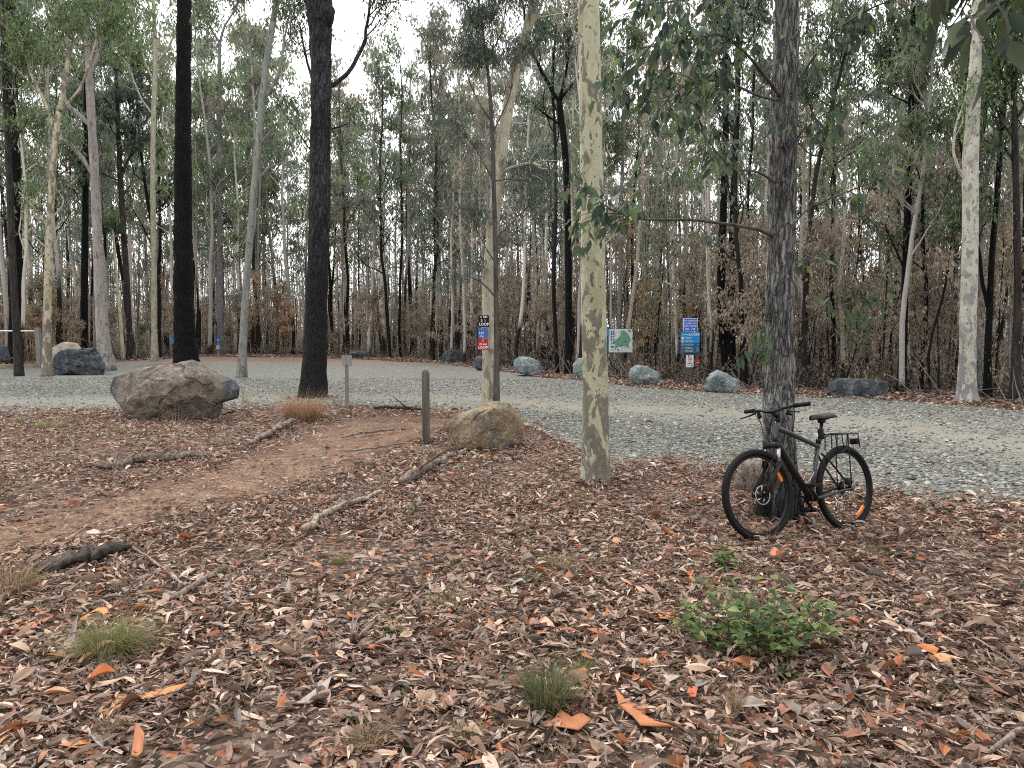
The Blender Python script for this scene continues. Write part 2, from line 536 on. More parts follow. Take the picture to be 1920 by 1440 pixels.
# dirt path centre line in the world (x,y), half width
path_px = [((-420, 1075), 60), ((0, 1010), 50), ((200, 962), 48), ((400, 915), 42), ((550, 868), 36), ((660, 828), 28), ((745, 795), 22)]
path_w = np.array([G(*p)[:2] for p, _ in path_px])
path_hw = np.array([abs(G(p[0], p[1] - h)[1] - G(p[0], p[1] + h)[1]) / 2 * 0.50 for p, h in path_px])
def path_dist(x, y):
    """signed: negative inside the path, metres"""
    x, y = np.asarray(x, float), np.asarray(y, float)
    best = np.full(x.shape, 1e9)
    for i in range(len(path_w) - 1):
        a, b = path_w[i], path_w[i + 1]
        d = b - a
        t = np.clip(((x - a[0]) * d[0] + (y - a[1]) * d[1]) / (d @ d), 0, 1)
        dd = np.hypot(x - a[0] - t * d[0], y - a[1] - t * d[1]) - (path_hw[i] * (1 - t) + path_hw[i + 1] * t)
        best = np.minimum(best, dd)
    return best
def in_gravel(x, y):
    x, y = np.asarray(x, float), np.asarray(y, float)
    return np.minimum(y - near_y(x), far_y(x) - y)
track_w = np.array([G(*p)[:2] for p in [(-600, 748), (0, 752), (300, 753), (600, 745), (850, 748), (1050, 760), (1300, 770), (1500, 785), (1700, 805), (1920, 838), (2300, 880)]])
def pl_dist(pl, x, y):
    best = np.full(np.shape(x), 1e9)
    for i in range(len(pl) - 1):
        a, b = pl[i], pl[i + 1]
        d = b - a
        t = np.clip(((x - a[0]) * d[0] + (y - a[1]) * d[1]) / (d @ d), 0, 1)
        best = np.minimum(best, np.hypot(x - a[0] - t * d[0], y - a[1] - t * d[1]))
    return best

def grid_sheet(name, xs, ys, zoff, mat, colf=None):
    X, Y = np.meshgrid(xs, ys)
    Z = gz(X, Y) + zoff
    V = np.stack([X, Y, Z], -1).reshape(-1, 3)
    nx, ny = len(xs), len(ys)
    i = np.arange(ny - 1)[:, None] * nx + np.arange(nx - 1)[None, :]
    Q = np.stack([i, i + 1, i + nx + 1, i + nx], -1).reshape(-1, 4)
    m = MB()
    m.add(V, Q, None, colf(V[:, 0], V[:, 1]) if colf else None)
    return m.build(name, mat)

n = NT('leafy_soil')
pos = n.world()
mp = n.new('ShaderNodeMapping')
n.t.links.new(pos, mp.inputs['Vector'])
at = n.sepc(n.attr())
v1 = n.voro(pos, 26, 'F1', 'Color')
v2 = n.voro(pos, 11, 'F1', 'Color')
s1 = n.sepc(v1)
s2 = n.sepc(v2)
soil = n.mix(n.noise(pos, 9, 6, 0.7), (0.030, 0.020, 0.015), (0.12, 0.077, 0.055))
lf = n.ramp(s1[0], [(0.0, (0.02, 0.015, 0.012)), (0.35, (0.09, 0.055, 0.04)), (0.6, (0.20, 0.14, 0.11)), (0.8, (0.30, 0.23, 0.19)), (0.93, (0.36, 0.13, 0.06))], 'CONSTANT')
c = n.mix(n.ramp(s2[1], [(0.2, 0.45), (0.8, 0.9)]), soil, lf)
bare = n.math('MULTIPLY', at[1], 1.0)
c = n.mix(bare, c, n.mix(n.noise(pos, 14, 6, 0.7), (0.10, 0.055, 0.04), (0.20, 0.12, 0.085)))
burnt = n.mix(n.noise(pos, 5, 6, 0.75), (0.010, 0.009, 0.009), (0.085, 0.064, 0.052))
burnt = n.mix(n.ramp(n.noise(pos, 1.1, 3), [(0.5, 0), (0.7, 0.7)]), burnt, lf)
c = n.mix(at[0], c, burnt)
M['soil'] = n.done(c, 0.95, n.math('ADD', s1[0], n.noise(pos, 30, 4)), 0.8, 0.02)

def ground_col(x, y):
    e = y - far_y(x)
    burnt = np.clip((e - 1.0) / 3.0, 0, 1) * np.clip(1.15 + 0.4 * vnoise(np.stack([x * .4, y * .4, x * 0], -1), 5), 0, 1)
    bare = np.clip(0.9 - np.abs(path_dist(x, y)) / 0.5, 0, 0.9)
    q = np.stack([x * .8, y * .8, x * 0], -1)
    bare = np.maximum(bare, np.clip(vnoise(q, 31) * 1.5 - 0.5, 0, .8) * (x > 1.5))
    return np.stack([burnt, bare, x * 0], -1)
xs = np.concatenate([np.linspace(-300, -45, 18), np.linspace(-42, -12, 61), np.arange(-11.8, 12, 0.2), np.linspace(12.2, 42, 61), np.linspace(45, 300, 18)])
ys = np.concatenate([np.linspace(-60, -1, 12), np.arange(0, 24, 0.2), np.linspace(24.4, 70, 90), np.linspace(74, 600, 40)])
tag(grid_sheet('ground', xs, ys, 0.0, M['soil'], ground_col), kind='structure')

# gravel car park
n = NT('crushed_blue_gravel')
pos = n.world()
at = n.sepc(n.attr())
vc = n.sepc(n.voro(pos, 24, 'F1', 'Color'))
vd = n.voro(pos, 24)
vb = n.sepc(n.voro(pos, 9, 'F1', 'Color'))
st = n.ramp(vc[0], [(0, (0.085, 0.09, 0.08)), (0.3, (0.180, 0.190, 0.171)), (0.6, (0.295, 0.302, 0.268)), (0.85, (0.43, 0.43, 0.375)), (0.95, (0.30, 0.23, 0.18))])
st = n.mix(n.ramp(vd, [(0.25, 0), (0.62, 0.75)]), st, (0.055, 0.055, 0.052))
st = n.mix(n.ramp(vb[0], [(0, 0.25), (1, 0)]), st, (0.14, 0.15, 0.15))
sand = n.mix(n.noise(pos, 20, 6, 0.75), (0.15, 0.145, 0.118), (0.285, 0.27, 0.22))
sf = n.math('MULTIPLY', n.ramp(n.math('ADD', n.noise(pos, 1.6, 6, 0.7), n.math('SUBTRACT', at[0], 0.5)), [(0.34, 0), (0.9, 1)]), 0.7)
c = n.mix(sf, st, sand)
br = n.mix(n.noise(pos, 14, 6), (0.16, 0.10, 0.075), (0.30, 0.22, 0.18))
bf = n.ramp(n.math('ADD', n.noise(pos, 2.5, 5, 0.7), n.math('SUBTRACT', at[1], 0.5)), [(0.45, 0), (0.75, 0.8)])
c = n.mix(bf, c, br)
h = n.math('MULTIPLY', n.math('SUBTRACT', 1.0, vd), n.math('SUBTRACT', 1.0, n.math('MULTIPLY', sf, 0.8)))
M['gravel'] = n.done(c, 0.95, h, 0.9, 0.02)
m = MB()
xs = np.concatenate([np.linspace(-75, -30, 50), np.arange(-29.5, 14, 0.25), np.linspace(14.5, 60, 50)])
tt = np.linspace(0, 1, 60)
q = np.stack([xs * 1.1, xs * 0, xs * 0], -1)
y0 = near_y(xs) + 0.35 * fbm(q, 41, 4, 0.6)
y1 = far_y(xs) + 0.6 * fbm(q, 43, 4, 0.6)
X = np.tile(xs[None, :], (60, 1))
Y = y0[None, :] * (1 - tt[:, None]) + y1[None, :] * tt[:, None]
V = np.stack([X, Y, gz(X, Y) + 0.006], -1).reshape(-1, 3)
nx = len(xs)
i = np.arange(59)[:, None] * nx + np.arange(nx - 1)[None, :]
Q = np.stack([i, i + 1, i + nx + 1, i + nx], -1).reshape(-1, 4)
td = pl_dist(track_w, V[:, 0], V[:, 1])
sandw = np.clip(0.95 - td / 3.2, 0, 1)
edge = np.clip(1 - in_gravel(V[:, 0], V[:, 1]) / 1.3, 0, 1)
lefty = np.clip((V[:, 1] - 34) / 12, 0, 1) * 0.9
m.add(V, Q, None, np.stack([np.clip(sandw, 0, 1), np.maximum(edge * .8, lefty), V[:, 0] * 0], -1))
tag(m.build('gravel_car_park', M['gravel']), kind='structure')

# dirt path
n = NT('red_brown_dirt')
pos = n.world()
f = n.noise(pos, 3, 7, 0.7)
c = n.ramp(f, [(0.3, (0.080, 0.045, 0.029)), (0.5, (0.155, 0.090, 0.058)), (0.72, (0.27, 0.178, 0.12))])
vs_ = n.sepc(n.voro(pos, 60, 'F1', 'Color'))
c = n.mix(n.ramp(vs_[0], [(0.82, 0), (0.86, 0.7)]), c, (0.07, 0.045, 0.035))
c = n.mix(n.ramp(vs_[1], [(0.9, 0), (0.92, 0.6)]), c, (0.36, 0.29, 0.24))
M['dirt'] = n.done(c, 0.95, n.math('ADD', f, n.noise(pos, 40, 4)), 0.7, 0.015)
m = MB()
ts = np.linspace(0, len(path_w) - 1, 160)
k = np.minimum(ts.astype(int), len(path_w) - 2)
fr = ts - k
cx = path_w[k] * (1 - fr)[:, None] + path_w[k + 1] * fr[:, None]
hw = path_hw[k] * (1 - fr) + path_hw[k + 1] * fr
for _ in range(12):
    cx[1:-1] = (cx[:-2] + cx[1:-1] * 2 + cx[2:]) / 4
tn = np.gradient(cx, axis=0)
tn /= np.linalg.norm(tn, axis=1)[:, None]
nr = np.stack([-tn[:, 1], tn[:, 0]], -1)
q = np.stack([ts * 4, ts * 0, ts * 0], -1)
wl = hw * (1 + 0.35 * fbm(q, 51, 4, .6))
wr = hw * (1 + 0.35 * fbm(q, 57, 4, .6))
cc = np.linspace(-1, 1, 21)
off = np.where(cc[None, :] < 0, cc[None, :] * wl[:, None], cc[None, :] * wr[:, None])
X = cx[:, 0:1] + nr[:, 0:1] * off
Y = cx[:, 1:2] + nr[:, 1:2] * off
V = np.stack([X, Y, gz(X, Y) + 0.005 + 0 * X], -1).reshape(-1, 3)
i = np.arange(159)[:, None] * 21 + np.arange(20)[None, :]
Q = np.stack([i, i + 1, i + 22, i + 21], -1).reshape(-1, 4)
m.add(V, Q)
tag(m.build('dirt_path', M['dirt']), kind='structure')

# ------------------------------------------------------------------ leaf litter
rg = np.random.default_rng(7)
PAL = np.array([(0.35, 0.245, 0.195), (0.31, 0.225, 0.195), (0.46, 0.36, 0.305), (0.15, 0.092, 0.068), (0.07, 0.045, 0.036), (0.22, 0.14, 0.11), (0.56, 0.47, 0.41), (0.42, 0.17, 0.085), (0.21, 0.085, 0.06), (0.24, 0.22, 0.215)])
PW = np.array([0.20, 0.20, 0.17, 0.13, 0.085, 0.13, 0.065, 0.016, 0.028, 0.04])
PW = PW / PW.sum()
def leaves_on_ground(mb, x, y, L, W, seg, tilt, lift, pal=PAL, pw=PW, zb=None):
    n_ = len(x)
    az = rg.uniform(0, 2 * math.pi, n_)
    z = (gz(x, y) if zb is None else zb) + 0.006 + rg.uniform(0, 1, n_) ** 1.5 * lift
    d = np.stack([np.cos(az), np.sin(az), rg.normal(0, tilt, n_)], -1)
    d /= np.linalg.norm(d, axis=1)[:, None]
    s = np.stack([-np.sin(az), np.cos(az), rg.normal(0, tilt * 1.6, n_)], -1)
    s -= (s * d).sum(1)[:, None] * d
    s /= np.linalg.norm(s, axis=1)[:, None]
    up = np.cross(d, s)
    up *= np.sign(up[:, 2])[:, None]
    bend = rg.normal(0, 0.35, n_)
    curl = rg.normal(0.35, 0.6, n_)
    sick = rg.normal(0, 0.22, n_)
    a0 = np.where(rg.uniform(0, 1, n_) < .22, rg.uniform(-.35, .1, n_), -.5)      # a good third of them are broken
    b0 = np.where(rg.uniform(0, 1, n_) < .15, rg.uniform(.1, .4, n_), .5)
    pe = rg.uniform(.45, 1.3, n_)
    sk = rg.normal(0.3, .35, n_)
    c0 = np.stack([x, y, z], -1)
    V = np.zeros((n_, seg, 3, 3))
    for k in range(seg):
        t_ = a0 + (b0 - a0) * k / (seg - 1)
        pr_ = (np.clip(1 - (2 * t_) ** 2, 0, 1) ** pe) * np.clip(1 - sk * t_ * 2, .3, 1.7) + 0.05
        ctr = c0 + d * (t_ * L)[:, None] + up * (bend * L * (0.25 - t_ ** 2))[:, None] * 0.9 + s * (sick * L * (0.25 - t_ ** 2))[:, None]
        for a, sg in enumerate((-1, 0, 1)):
            V[:, k, a] = ctr + s * (sg * W * 0.5 * pr_)[:, None] + up * ((abs(sg)) * curl * W * 0.5 * pr_)[:, None]
    V[..., 2] = np.maximum(V[..., 2], (gz(x, y) if zb is None else zb)[:, None, None] + 0.003)
    base = (np.arange(n_) * seg * 3)[:, None]
    q = []
    for k in range(seg - 1):
        for a in range(2):
            q.append([k * 3 + a, k * 3 + a + 1, k * 3 + a + 4, k * 3 + a + 3])
    Q = (base[:, :, None] + np.array(q)[None]).reshape(-1, 4)
    ci = rg.choice(len(pal), n_, p=pw)
    col = pal[ci] * np.array([1.03, .985, .92]) * np.clip(rg.lognormal(-0.05, 0.40, n_), .3, 1.55)[:, None]
    col = np.repeat(col, seg * 3, axis=0) * rg.uniform(.72, 1.2, (n_ * seg * 3, 1))
    sh = np.tile(np.array([1.0, 0.8, 1.0]), n_ * seg)
    mb.add(V.reshape(-1, 3), Q, None, col * sh[:, None])
def litter_density(x, y):
    pd = path_dist(x, y)
    g = in_gravel(x, y)
    e = y - far_y(x)
    q = np.stack([x * .9, y * .9, x * 0], -1)
    dn = np.clip(0.92 + 0.85 * fbm(q, 77, 4, .6), 0.16, 1.3)
    dn = np.where(pd < 0, 0.10 + 0.12 * np.clip(1 + pd / .25, 0, 1), np.clip(0.12 + pd / 0.35, 0, 1) * dn)
    dn = dn * np.where(g > 0, np.clip(0.8 - g / 1.5, 0.03, 1), 1)
    dn = dn * np.where((x > 2.2) & (x < 4.4) & (y < 5.9) & (y > 4.2), 0.55, 1)
    dn = dn * np.where(e > 1.5, 0.6, 1)
    return dn
def scatter(y0, y1, per_m2, marg=1.2, slope=0.70):
    area = (y1 - y0) * (slope * (y0 + y1) + 2 * marg)
    n_ = int(area * per_m2)
    wmax = slope * y1 + marg
    y = rg.uniform(y0, y1, n_ * 2)
    x = rg.uniform(-wmax, wmax, n_ * 2)
    ok = np.abs(x) < slope * y + marg
    x, y = x[ok][:n_], y[ok][:n_]
    k = rg.uniform(0, 1.3, len(x)) < litter_density(x, y)
    return x[k], y[k]
mb = MB()
for y0, y1, dens, seg, s_ in [(1.6, 4.5, 3500, 5, .80), (4.5, 7.5, 2500, 4, .80), (7.5, 11, 1300, 3, .88), (11, 17, 600, 3, .98)]:
    x, y = scatter(y0, y1, dens)
    L = rg.gamma(4, 0.0165, len(x)) * s_ + 0.014
    W = L * rg.uniform(0.11, 0.27, len(x))
    leaves_on_ground(mb, x, y, L, W, seg, 0.24, 0.045)
    # crumbled fragments between the leaves
    x, y = scatter(y0, y1, dens * 0.9)
    L = rg.uniform(0.010, 0.032, len(x)) * s_
    leaves_on_ground(mb, x, y, L, L * rg.uniform(.2, .7, len(x)), 3, 0.35, 0.03)
    # broader, larger leaves and slips of bark
    x, y = scatter(y0, y1, dens * 0.045)
    L = rg.uniform(0.07, 0.17, len(x)) * s_
    leaves_on_ground(mb, x, y, L, L * rg.uniform(0.25, 0.5, len(x)), seg, 0.2, 0.05,
                     np.array([(0.42, 0.165, 0.075), (0.37, 0.27, 0.21), (0.20, 0.10, 0.07), (0.31, 0.275, 0.26), (0.42, 0.22, 0.13)]), np.array([0.09, 0.49, 0.15, 0.20, 0.07]))
tag(mb.build('leaf_litter', M['litter'], smooth=False), 'dry fallen gum leaves and bark slips carpeting the ground near the camera', 'leaf litter', kind='stuff')
# litter strip along the far side of the car park and in the forest edge
mb = MB()
n_ = 60000
x = rg.uniform(-40, 22, n_)
e = rg.gamma(1.3, 2.2, n_) - 1.2
y = far_y(x) + e
ok = np.abs(x) < 0.75 * y + 2
x, y = x[ok], y[ok]
L = rg.uniform(0.07, 0.16, len(x)) * (0.7 + y / 45)
leaves_on_ground(mb, x, y, L, L * rg.uniform(0.25, 0.45, len(x)), 3, 0.2, 0.05)
x, y = scatter(17, 40, 14)
L = rg.uniform(0.07, 0.14, len(x))
leaves_on_ground(mb, x, y, L, L * 0.35, 3, 0.2, 0.03)
tag(mb.build('forest_edge_litter', M['litter'], smooth=False), 'brown leaf litter along the far edge of the gravel', 'leaf litter', kind='stuff')

# fine twigs in the litter
mb = MB()
for y0, y1, dens in [(1.6, 5, 85), (5, 9, 50), (9, 15, 16)]:
    x, y = scatter(y0, y1, dens)
    for a, b in zip(x, y):
        L = rg.gamma(2.2, 0.035) + 0.03
        t = rg.uniform(0, 6.28)
        k = 4
        s_ = np.linspace(-.5, .5, k)
        bend = rg.normal(0, 0.15)
        xx = a + s_ * L * math.cos(t) - bend * L * (0.25 - s_ ** 2) * math.sin(t)
        yy = b + s_ * L * math.sin(t) + bend * L * (0.25 - s_ ** 2) * math.cos(t)
        zz = gz(xx, yy) + 0.02 + rg.uniform(0, 0.02) + s_ * rg.normal(0, 0.02)
        g = rg.uniform(0.5, 1.2)
        mb.tube(np.stack([xx, yy, zz], -1), rg.uniform(0.0012, 0.0032), 3, False, np.array([0.20, 0.165, 0.14]) * g)
tag(mb.build('twig_litter', M['litter'], smooth=False), 'fine dead twigs scattered through the leaf litter', 'twigs', kind='stuff')

# loose stones of the gravel
mb = MB()
OCT = np.array([(1, 0, 0), (-1, 0, 0), (0, 1, 0), (0, -1, 0), (0, 0, 1), (0, 0, -1)], float)
OT = np.array([(0, 2, 4), (2, 1, 4), (1, 3, 4), (3, 0, 4), (2, 0, 5), (1, 2, 5), (3, 1, 5), (0, 3, 5)])
n_ = 75000
y = 6 + rg.power(1.0, n_) * 22
x = rg.uniform(-0.72, 0.72, n_) * y + rg.normal(0, .5, n_)
g = in_gravel(x, y)
td = pl_dist(track_w, x, y)
ok = (g > -0.25 + rg.normal(0, .22, n_)) & (rg.uniform(0, 1, n_) < np.clip(td / 3.0, 0.15, 1))
x, y = x[ok], y[ok]
n_ = len(x)
sz = rg.gamma(5, 0.0034, n_) + 0.006
Vv = OCT[None] * sz[:, None, None] * rg.uniform(0.6, 1.3, (n_, 6, 1))
Vv[:, :, 2] *= 0.6
az = rg.uniform(0, 6.28, n_)
ca, sa = np.cos(az)[:, None], np.sin(az)[:, None]
Vr = np.stack([Vv[..., 0] * ca - Vv[..., 1] * sa, Vv[..., 0] * sa + Vv[..., 1] * ca, Vv[..., 2] + 0.3 * Vv[..., 0] * rg.uniform(-1, 1, (n_, 1))], -1)
Vr += np.stack([x, y, gz(x, y) + 0.012], -1)[:, None, :]
SP = np.array([(0.095, 0.103, 0.096), (0.18, 0.194, 0.178), (0.28, 0.296, 0.268), (0.41, 0.415, 0.37), (0.26, 0.20, 0.15)])
col = SP[rg.choice(5, n_, p=[.24, .34, .24, .10, .08])] * rg.uniform(.8, 1.2, (n_, 1))
T = (np.arange(n_)[:, None, None] * 6 + OT[None]).reshape(-1, 3)
mb.add(Vr.reshape(-1, 3), None, T, np.repeat(col, 6, axis=0))
tag(mb.build('loose_gravel', M['litter'], smooth=False), 'loose blue grey crushed stones covering the car park', 'gravel', kind='stuff')
# ------------------------------------------------------------------ trees
def unit(v):
    v = np.asarray(v, float)
    return v / (np.linalg.norm(v) + 1e-9)
def smooth_path(pts, rad, step):
    pts = np.asarray(pts, float)
    rad = np.asarray(rad, float)
    seg = np.linalg.norm(np.diff(pts, axis=0), axis=1)
    s = np.concatenate([[0], np.cumsum(seg)])
    n_ = max(4, int(s[-1] / step) + 1)
    t = np.linspace(0, s[-1], n_)
    # Catmull-like smoothing: linear resample then relax
    out = np.stack([np.interp(t, s, pts[:, k]) for k in range(3)], -1)
    r = np.interp(t, s, rad)
    it = int(max(1, min(400, (s[-1] / max(1, len(pts) - 1) * 0.3 / step) ** 2)))
    for _ in range(it):
        out[1:-1] = (out[:-2] + 2 * out[1:-1] + out[2:]) / 4
    return out, r

def limb_path(r, p0, d0, L, r0, r1, droop=0.0, up=0.25, wig=0.22, n_=9):
    pts = [np.array(p0, float)]
    d = unit(d0)
    st = L / (n_ - 1)
    for k in range(n_ - 1):
        d = unit(d + r.normal(0, wig, 3) + np.array([0, 0, up * (0.5 if k > n_ * .6 else 1) - droop * (k / n_)]) * 0.5)
        pts.append(pts[-1] + d * st)
    return np.array(pts), np.linspace(r0, r1, n_)

def grow_limb(r, mb, tips, p0, d0, L, r0, level, sides=6, up=0.3, wig=0.2, kids=5, minr=0.006):
    """a limb with its own side branches; the ends are collected as places for leaves"""
    n_ = 9 if level > 0 else 5
    pts, rad = limb_path(r, p0, d0, L, r0, max(minr, r0 * 0.35), 0, up, wig, n_)
    mb.tube(pts, rad, sides if level > 1 else max(3, sides - 2), False)
    if level == 0:
        for k in range(2, n_):
            tips.append(pts[k])
        return
    for k in range(kids):
        t = r.uniform(0.35, 1.0)
        i = min(n_ - 2, int(t * (n_ - 1)))
        d = unit(pts[i + 1] - pts[i])
        side = unit(np.cross(d, unit(r.normal(0, 1, 3))))
        ang = r.uniform(0.4, 1.0)
        nd = d * math.cos(ang) + side * math.sin(ang)
        grow_limb(r, mb, tips, pts[i], nd, L * r.uniform(0.3, 0.55), max(minr, rad[i] * 0.55), level - 1, sides - 1, up, wig * 1.1, max(2, kids - 1), minr)
    tips.append(pts[-1])

def hang_leaves(r, mb, tips, per, spread, L, W, pal=None, grey=False, hang=1.0, keep=1.0, three=False):
    tips = np.asarray(tips, float)
    if len(tips) == 0:
        return
    if keep < 1:
        tips = tips[r.uniform(0, 1, len(tips)) < keep]
    n0 = len(tips)
    cb = r.uniform(0.55, 1.3, n0)                 # each spray has its own age and tone
    ci = r.integers(0, len(pal), n0) if pal is not None else None
    k = np.repeat(np.arange(n0), per)
    n_ = len(k)
    c = tips[k] + r.normal(0, 1, (n_, 3)) * np.array([spread, spread, spread * 0.6])
    d = np.stack([r.normal(0, 0.55, n_), r.normal(0, 0.55, n_), -hang + r.normal(0, 0.35, n_)], -1)
    d /= np.linalg.norm(d, axis=1)[:, None]
    s = np.cross(d, r.normal(0, 1, (n_, 3)))
    s /= np.linalg.norm(s, axis=1)[:, None]
    u = np.cross(d, s)
    l = L * r.uniform(0.6, 1.3, n_)[:, None]
    wd = W * r.uniform(0.7, 1.25, n_)[:, None]
    if three:
        V = np.stack([c, c + d * l * .3 + s * wd * .5 + u * wd * .1, c + d * l * .3 - s * wd * .5 + u * wd * .1, c + d * l * .7 + s * wd * .33, c + d * l * .7 - s * wd * .33, c + d * l + u * wd * .5], 1)
        m_ = np.arange(n_)[:, None] * 6
        mb.add(V.reshape(-1, 3), np.concatenate([m_ + np.array([[1, 3, 4, 2]])]), np.concatenate([m_ + np.array([[0, 1, 2]]), m_ + np.array([[3, 5, 4]])]), _lc(r, k, cb, ci, pal, grey, n_, 6))
    else:
        V = np.stack([c, c + d * l * .42 + s * wd * .5 + u * wd * .12, c + d * l, c + d * l * .42 - s * wd * .5 + u * wd * .12], 1)
        mb.add(V.reshape(-1, 3), (np.arange(n_)[:, None] * 4 + np.array([[0, 1, 2, 3]])), None, _lc(r, k, cb, ci, pal, grey, n_, 4))
def _lc(r, k, cb, ci, pal, grey, n_, rep):
    if grey:
        v = np.clip((cb[k] - 0.55) / 0.75 * 0.6 + r.uniform(0, 0.5, n_), 0, 1)
        col = np.stack([v, v, v], -1)
    else:
        pal = np.asarray(pal)
        col = pal[ci[k]] * (cb[k] * r.uniform(0.75, 1.25, n_))[:, None]
    return np.repeat(col, rep, axis=0)

GREEN = [(0.115, 0.165, 0.085), (0.09, 0.13, 0.08), (0.16, 0.21, 0.09), (0.075, 0.105, 0.07)]
BRIGHT = [(0.14, 0.22, 0.085), (0.18, 0.26, 0.09), (0.10, 0.155, 0.075), (0.075, 0.11, 0.065)]
BLUEG = [(0.085, 0.115, 0.092), (0.125, 0.155, 0.12), (0.07, 0.092, 0.078), (0.15, 0.18, 0.125)]
OLIVE = [(0.16, 0.15, 0.095), (0.12, 0.125, 0.085), (0.22, 0.19, 0.13), (0.09, 0.11, 0.075)]
SCORCH = [(0.30, 0.23, 0.17), (0.21, 0.16, 0.12), (0.39, 0.30, 0.21), (0.16, 0.13, 0.10)]
THINGS = {}

def flare_disp(base_z, amp=0.25, height=0.5, seed=0, rough=0.04, fz=2.0, lobes=5):
    def f(p, th):
        z = p[..., 2] - base_z
        e = np.exp(-np.clip(z, 0, None) / height)
        root = np.cos(th[None, :] * lobes + seed) * 0.5 + 0.6
        nn = fbm(p * np.array([5, 5, fz]), seed, 4, .6)
        return amp * e * root + rough * nn
    return f
def flaky_disp(base_z, seed):
    def f(p, th):
        z = p[..., 2] - base_z
        e = np.exp(-np.clip(z, 0, None) / 0.28)
        root = np.clip(np.cos(th[None, :] * 4 + 1.3) * 0.6 + 0.35, -.2, 1)
        a = vnoise(p * np.array([26, 26, 3.2]), seed)
        b = fbm(p * np.array([50, 50, 11]), seed + 5, 3, .6)
        fl = np.maximum(0, a) ** 0.6 * 0.13
        return 0.9 * e * root + fl + 0.09 * b
    return f

def tree(name, pts, base_d, mat, label, cat='tree', group=None, limbs=(), crown=None, above=3.0, sides=14, step=0.25, disp=None,
         leafmat_='leaf', pal=GREEN, leaf=(0.16, 0.035), per=9, spread=0.28, seed=1, lean=0.0, sink=0.15, limb_mat=None, three=False, keep=1.0):
    """pts: the trunk as (px, py, width px) from the foot up, base_d metres ahead"""
    r = np.random.default_rng(seed)
    W, Rr = [], []
    for k, (px, py, wp) in enumerate(pts):
        p = P(px, py, base_d)
        W.append(p)
        Rr.append(wp / FPX * base_d / 2)
    base = W[0].copy()
    base[2] = float(gz(base[0], base[1]))
    W[0] = base - np.array([0, 0, sink])
    d = unit(W[-1] - W[-2])
    if above > 0:
        W.append(W[-1] + d * above)
        Rr.append(Rr[-1] * max(0.35, 1 - above * 0.07))
    path, rad = smooth_path(W, Rr, step)
    root = empty(name, base, 0, label, cat, group)
    off = -base
    tb = MB()
    tb.tube(path + off, rad, sides, True, None, disp or flare_disp(0, 0.22, 0.35, seed))
    tips = []
    lb = MB()
    for L in limbs:                     # each limb: list of (px, py, width px), optional depth change over its length
        lb = MB()
        dz = L.get('dy', 0)
        lp = [P(a, b, base_d + dz * k / max(1, len(L['p']) - 1)) for k, (a, b, c_) in enumerate(L['p'])]
        lr = [c_ / FPX * base_d / 2 for a, b, c_ in L['p']]
        i = np.argmin(np.linalg.norm(path - lp[0], axis=1))
        lp[0] = path[i]
        pp, rr = smooth_path(lp, lr, max(step, 0.12))
        pp = pp + np.stack([fbm(np.stack([pp[:, 2] * 1.5, pp[:, 0] * 1.5, pp[:, 1]], -1), seed + q_, 3) for q_ in (3, 5, 7)], -1) * 0.04 * np.minimum(1, np.arange(len(pp)) / 3)[:, None]
        lb.tube(pp + off, rr, 7, True)
        nk = L.get('kids', 5)
        for k in range(nk):
            t = r.uniform(0.35, 1)
            i = min(len(pp) - 2, int(t * (len(pp) - 1)))
            dd = unit(pp[i + 1] - pp[i])
            side = unit(np.cross(dd, unit(r.normal(0, 1, 3))))
            a = r.uniform(.4, 1.1)
            grow_limb(r, lb, tips, pp[i] + off, dd * math.cos(a) + side * math.sin(a), L.get('len', 1.6) * r.uniform(.6, 1.2), max(.008, rr[i] * .5), L.get('lev', 1), 5, 0.25, 0.25, 4)
        lb.build('branch', M[limb_mat or mat], root)
    if crown:
        z0, z1 = crown['z']
        nn = crown['n']
        zz = path[:, 2]
        for k in range(nn):
            lb = MB()
            z = z0 + (z1 - z0) * (k + r.uniform(0, 1)) / nn
            i = int(np.clip(np.searchsorted(zz, z), 1, len(zz) - 2))
            az = r.uniform(0, 6.28)
            el = crown.get('el', 0.6) + r.uniform(-.25, .3)
            dd = np.array([math.cos(az) * math.cos(el), math.sin(az) * math.cos(el), math.sin(el)])
            frac = 1 - 0.5 * (k / nn)
            grow_limb(r, lb, tips, path[i] + off, dd, crown.get('L', 3.0) * frac * r.uniform(.7, 1.2), min(rad[i] * .55, crown.get('r', .06)), crown.get('lev', 2), 6, crown.get('up', .3), .2, crown.get('kids', 5))
            lb.build('branch', M[limb_mat or mat], root)
    tb.build('trunk', M[mat], root)
    if tips:
        cb = MB()
        if base_d > 25:
            keep *= .62
        hang_leaves(r, cb, tips, per, spread * .72, leaf[0], leaf[1] * 1.25, pal, three=three, keep=keep)
        cb.build('crown', M[leafmat_], root, smooth=False)
    THINGS[name + str(seed)] = root
    return root

def Ld(p, **k):
    return dict(p=p, **k)

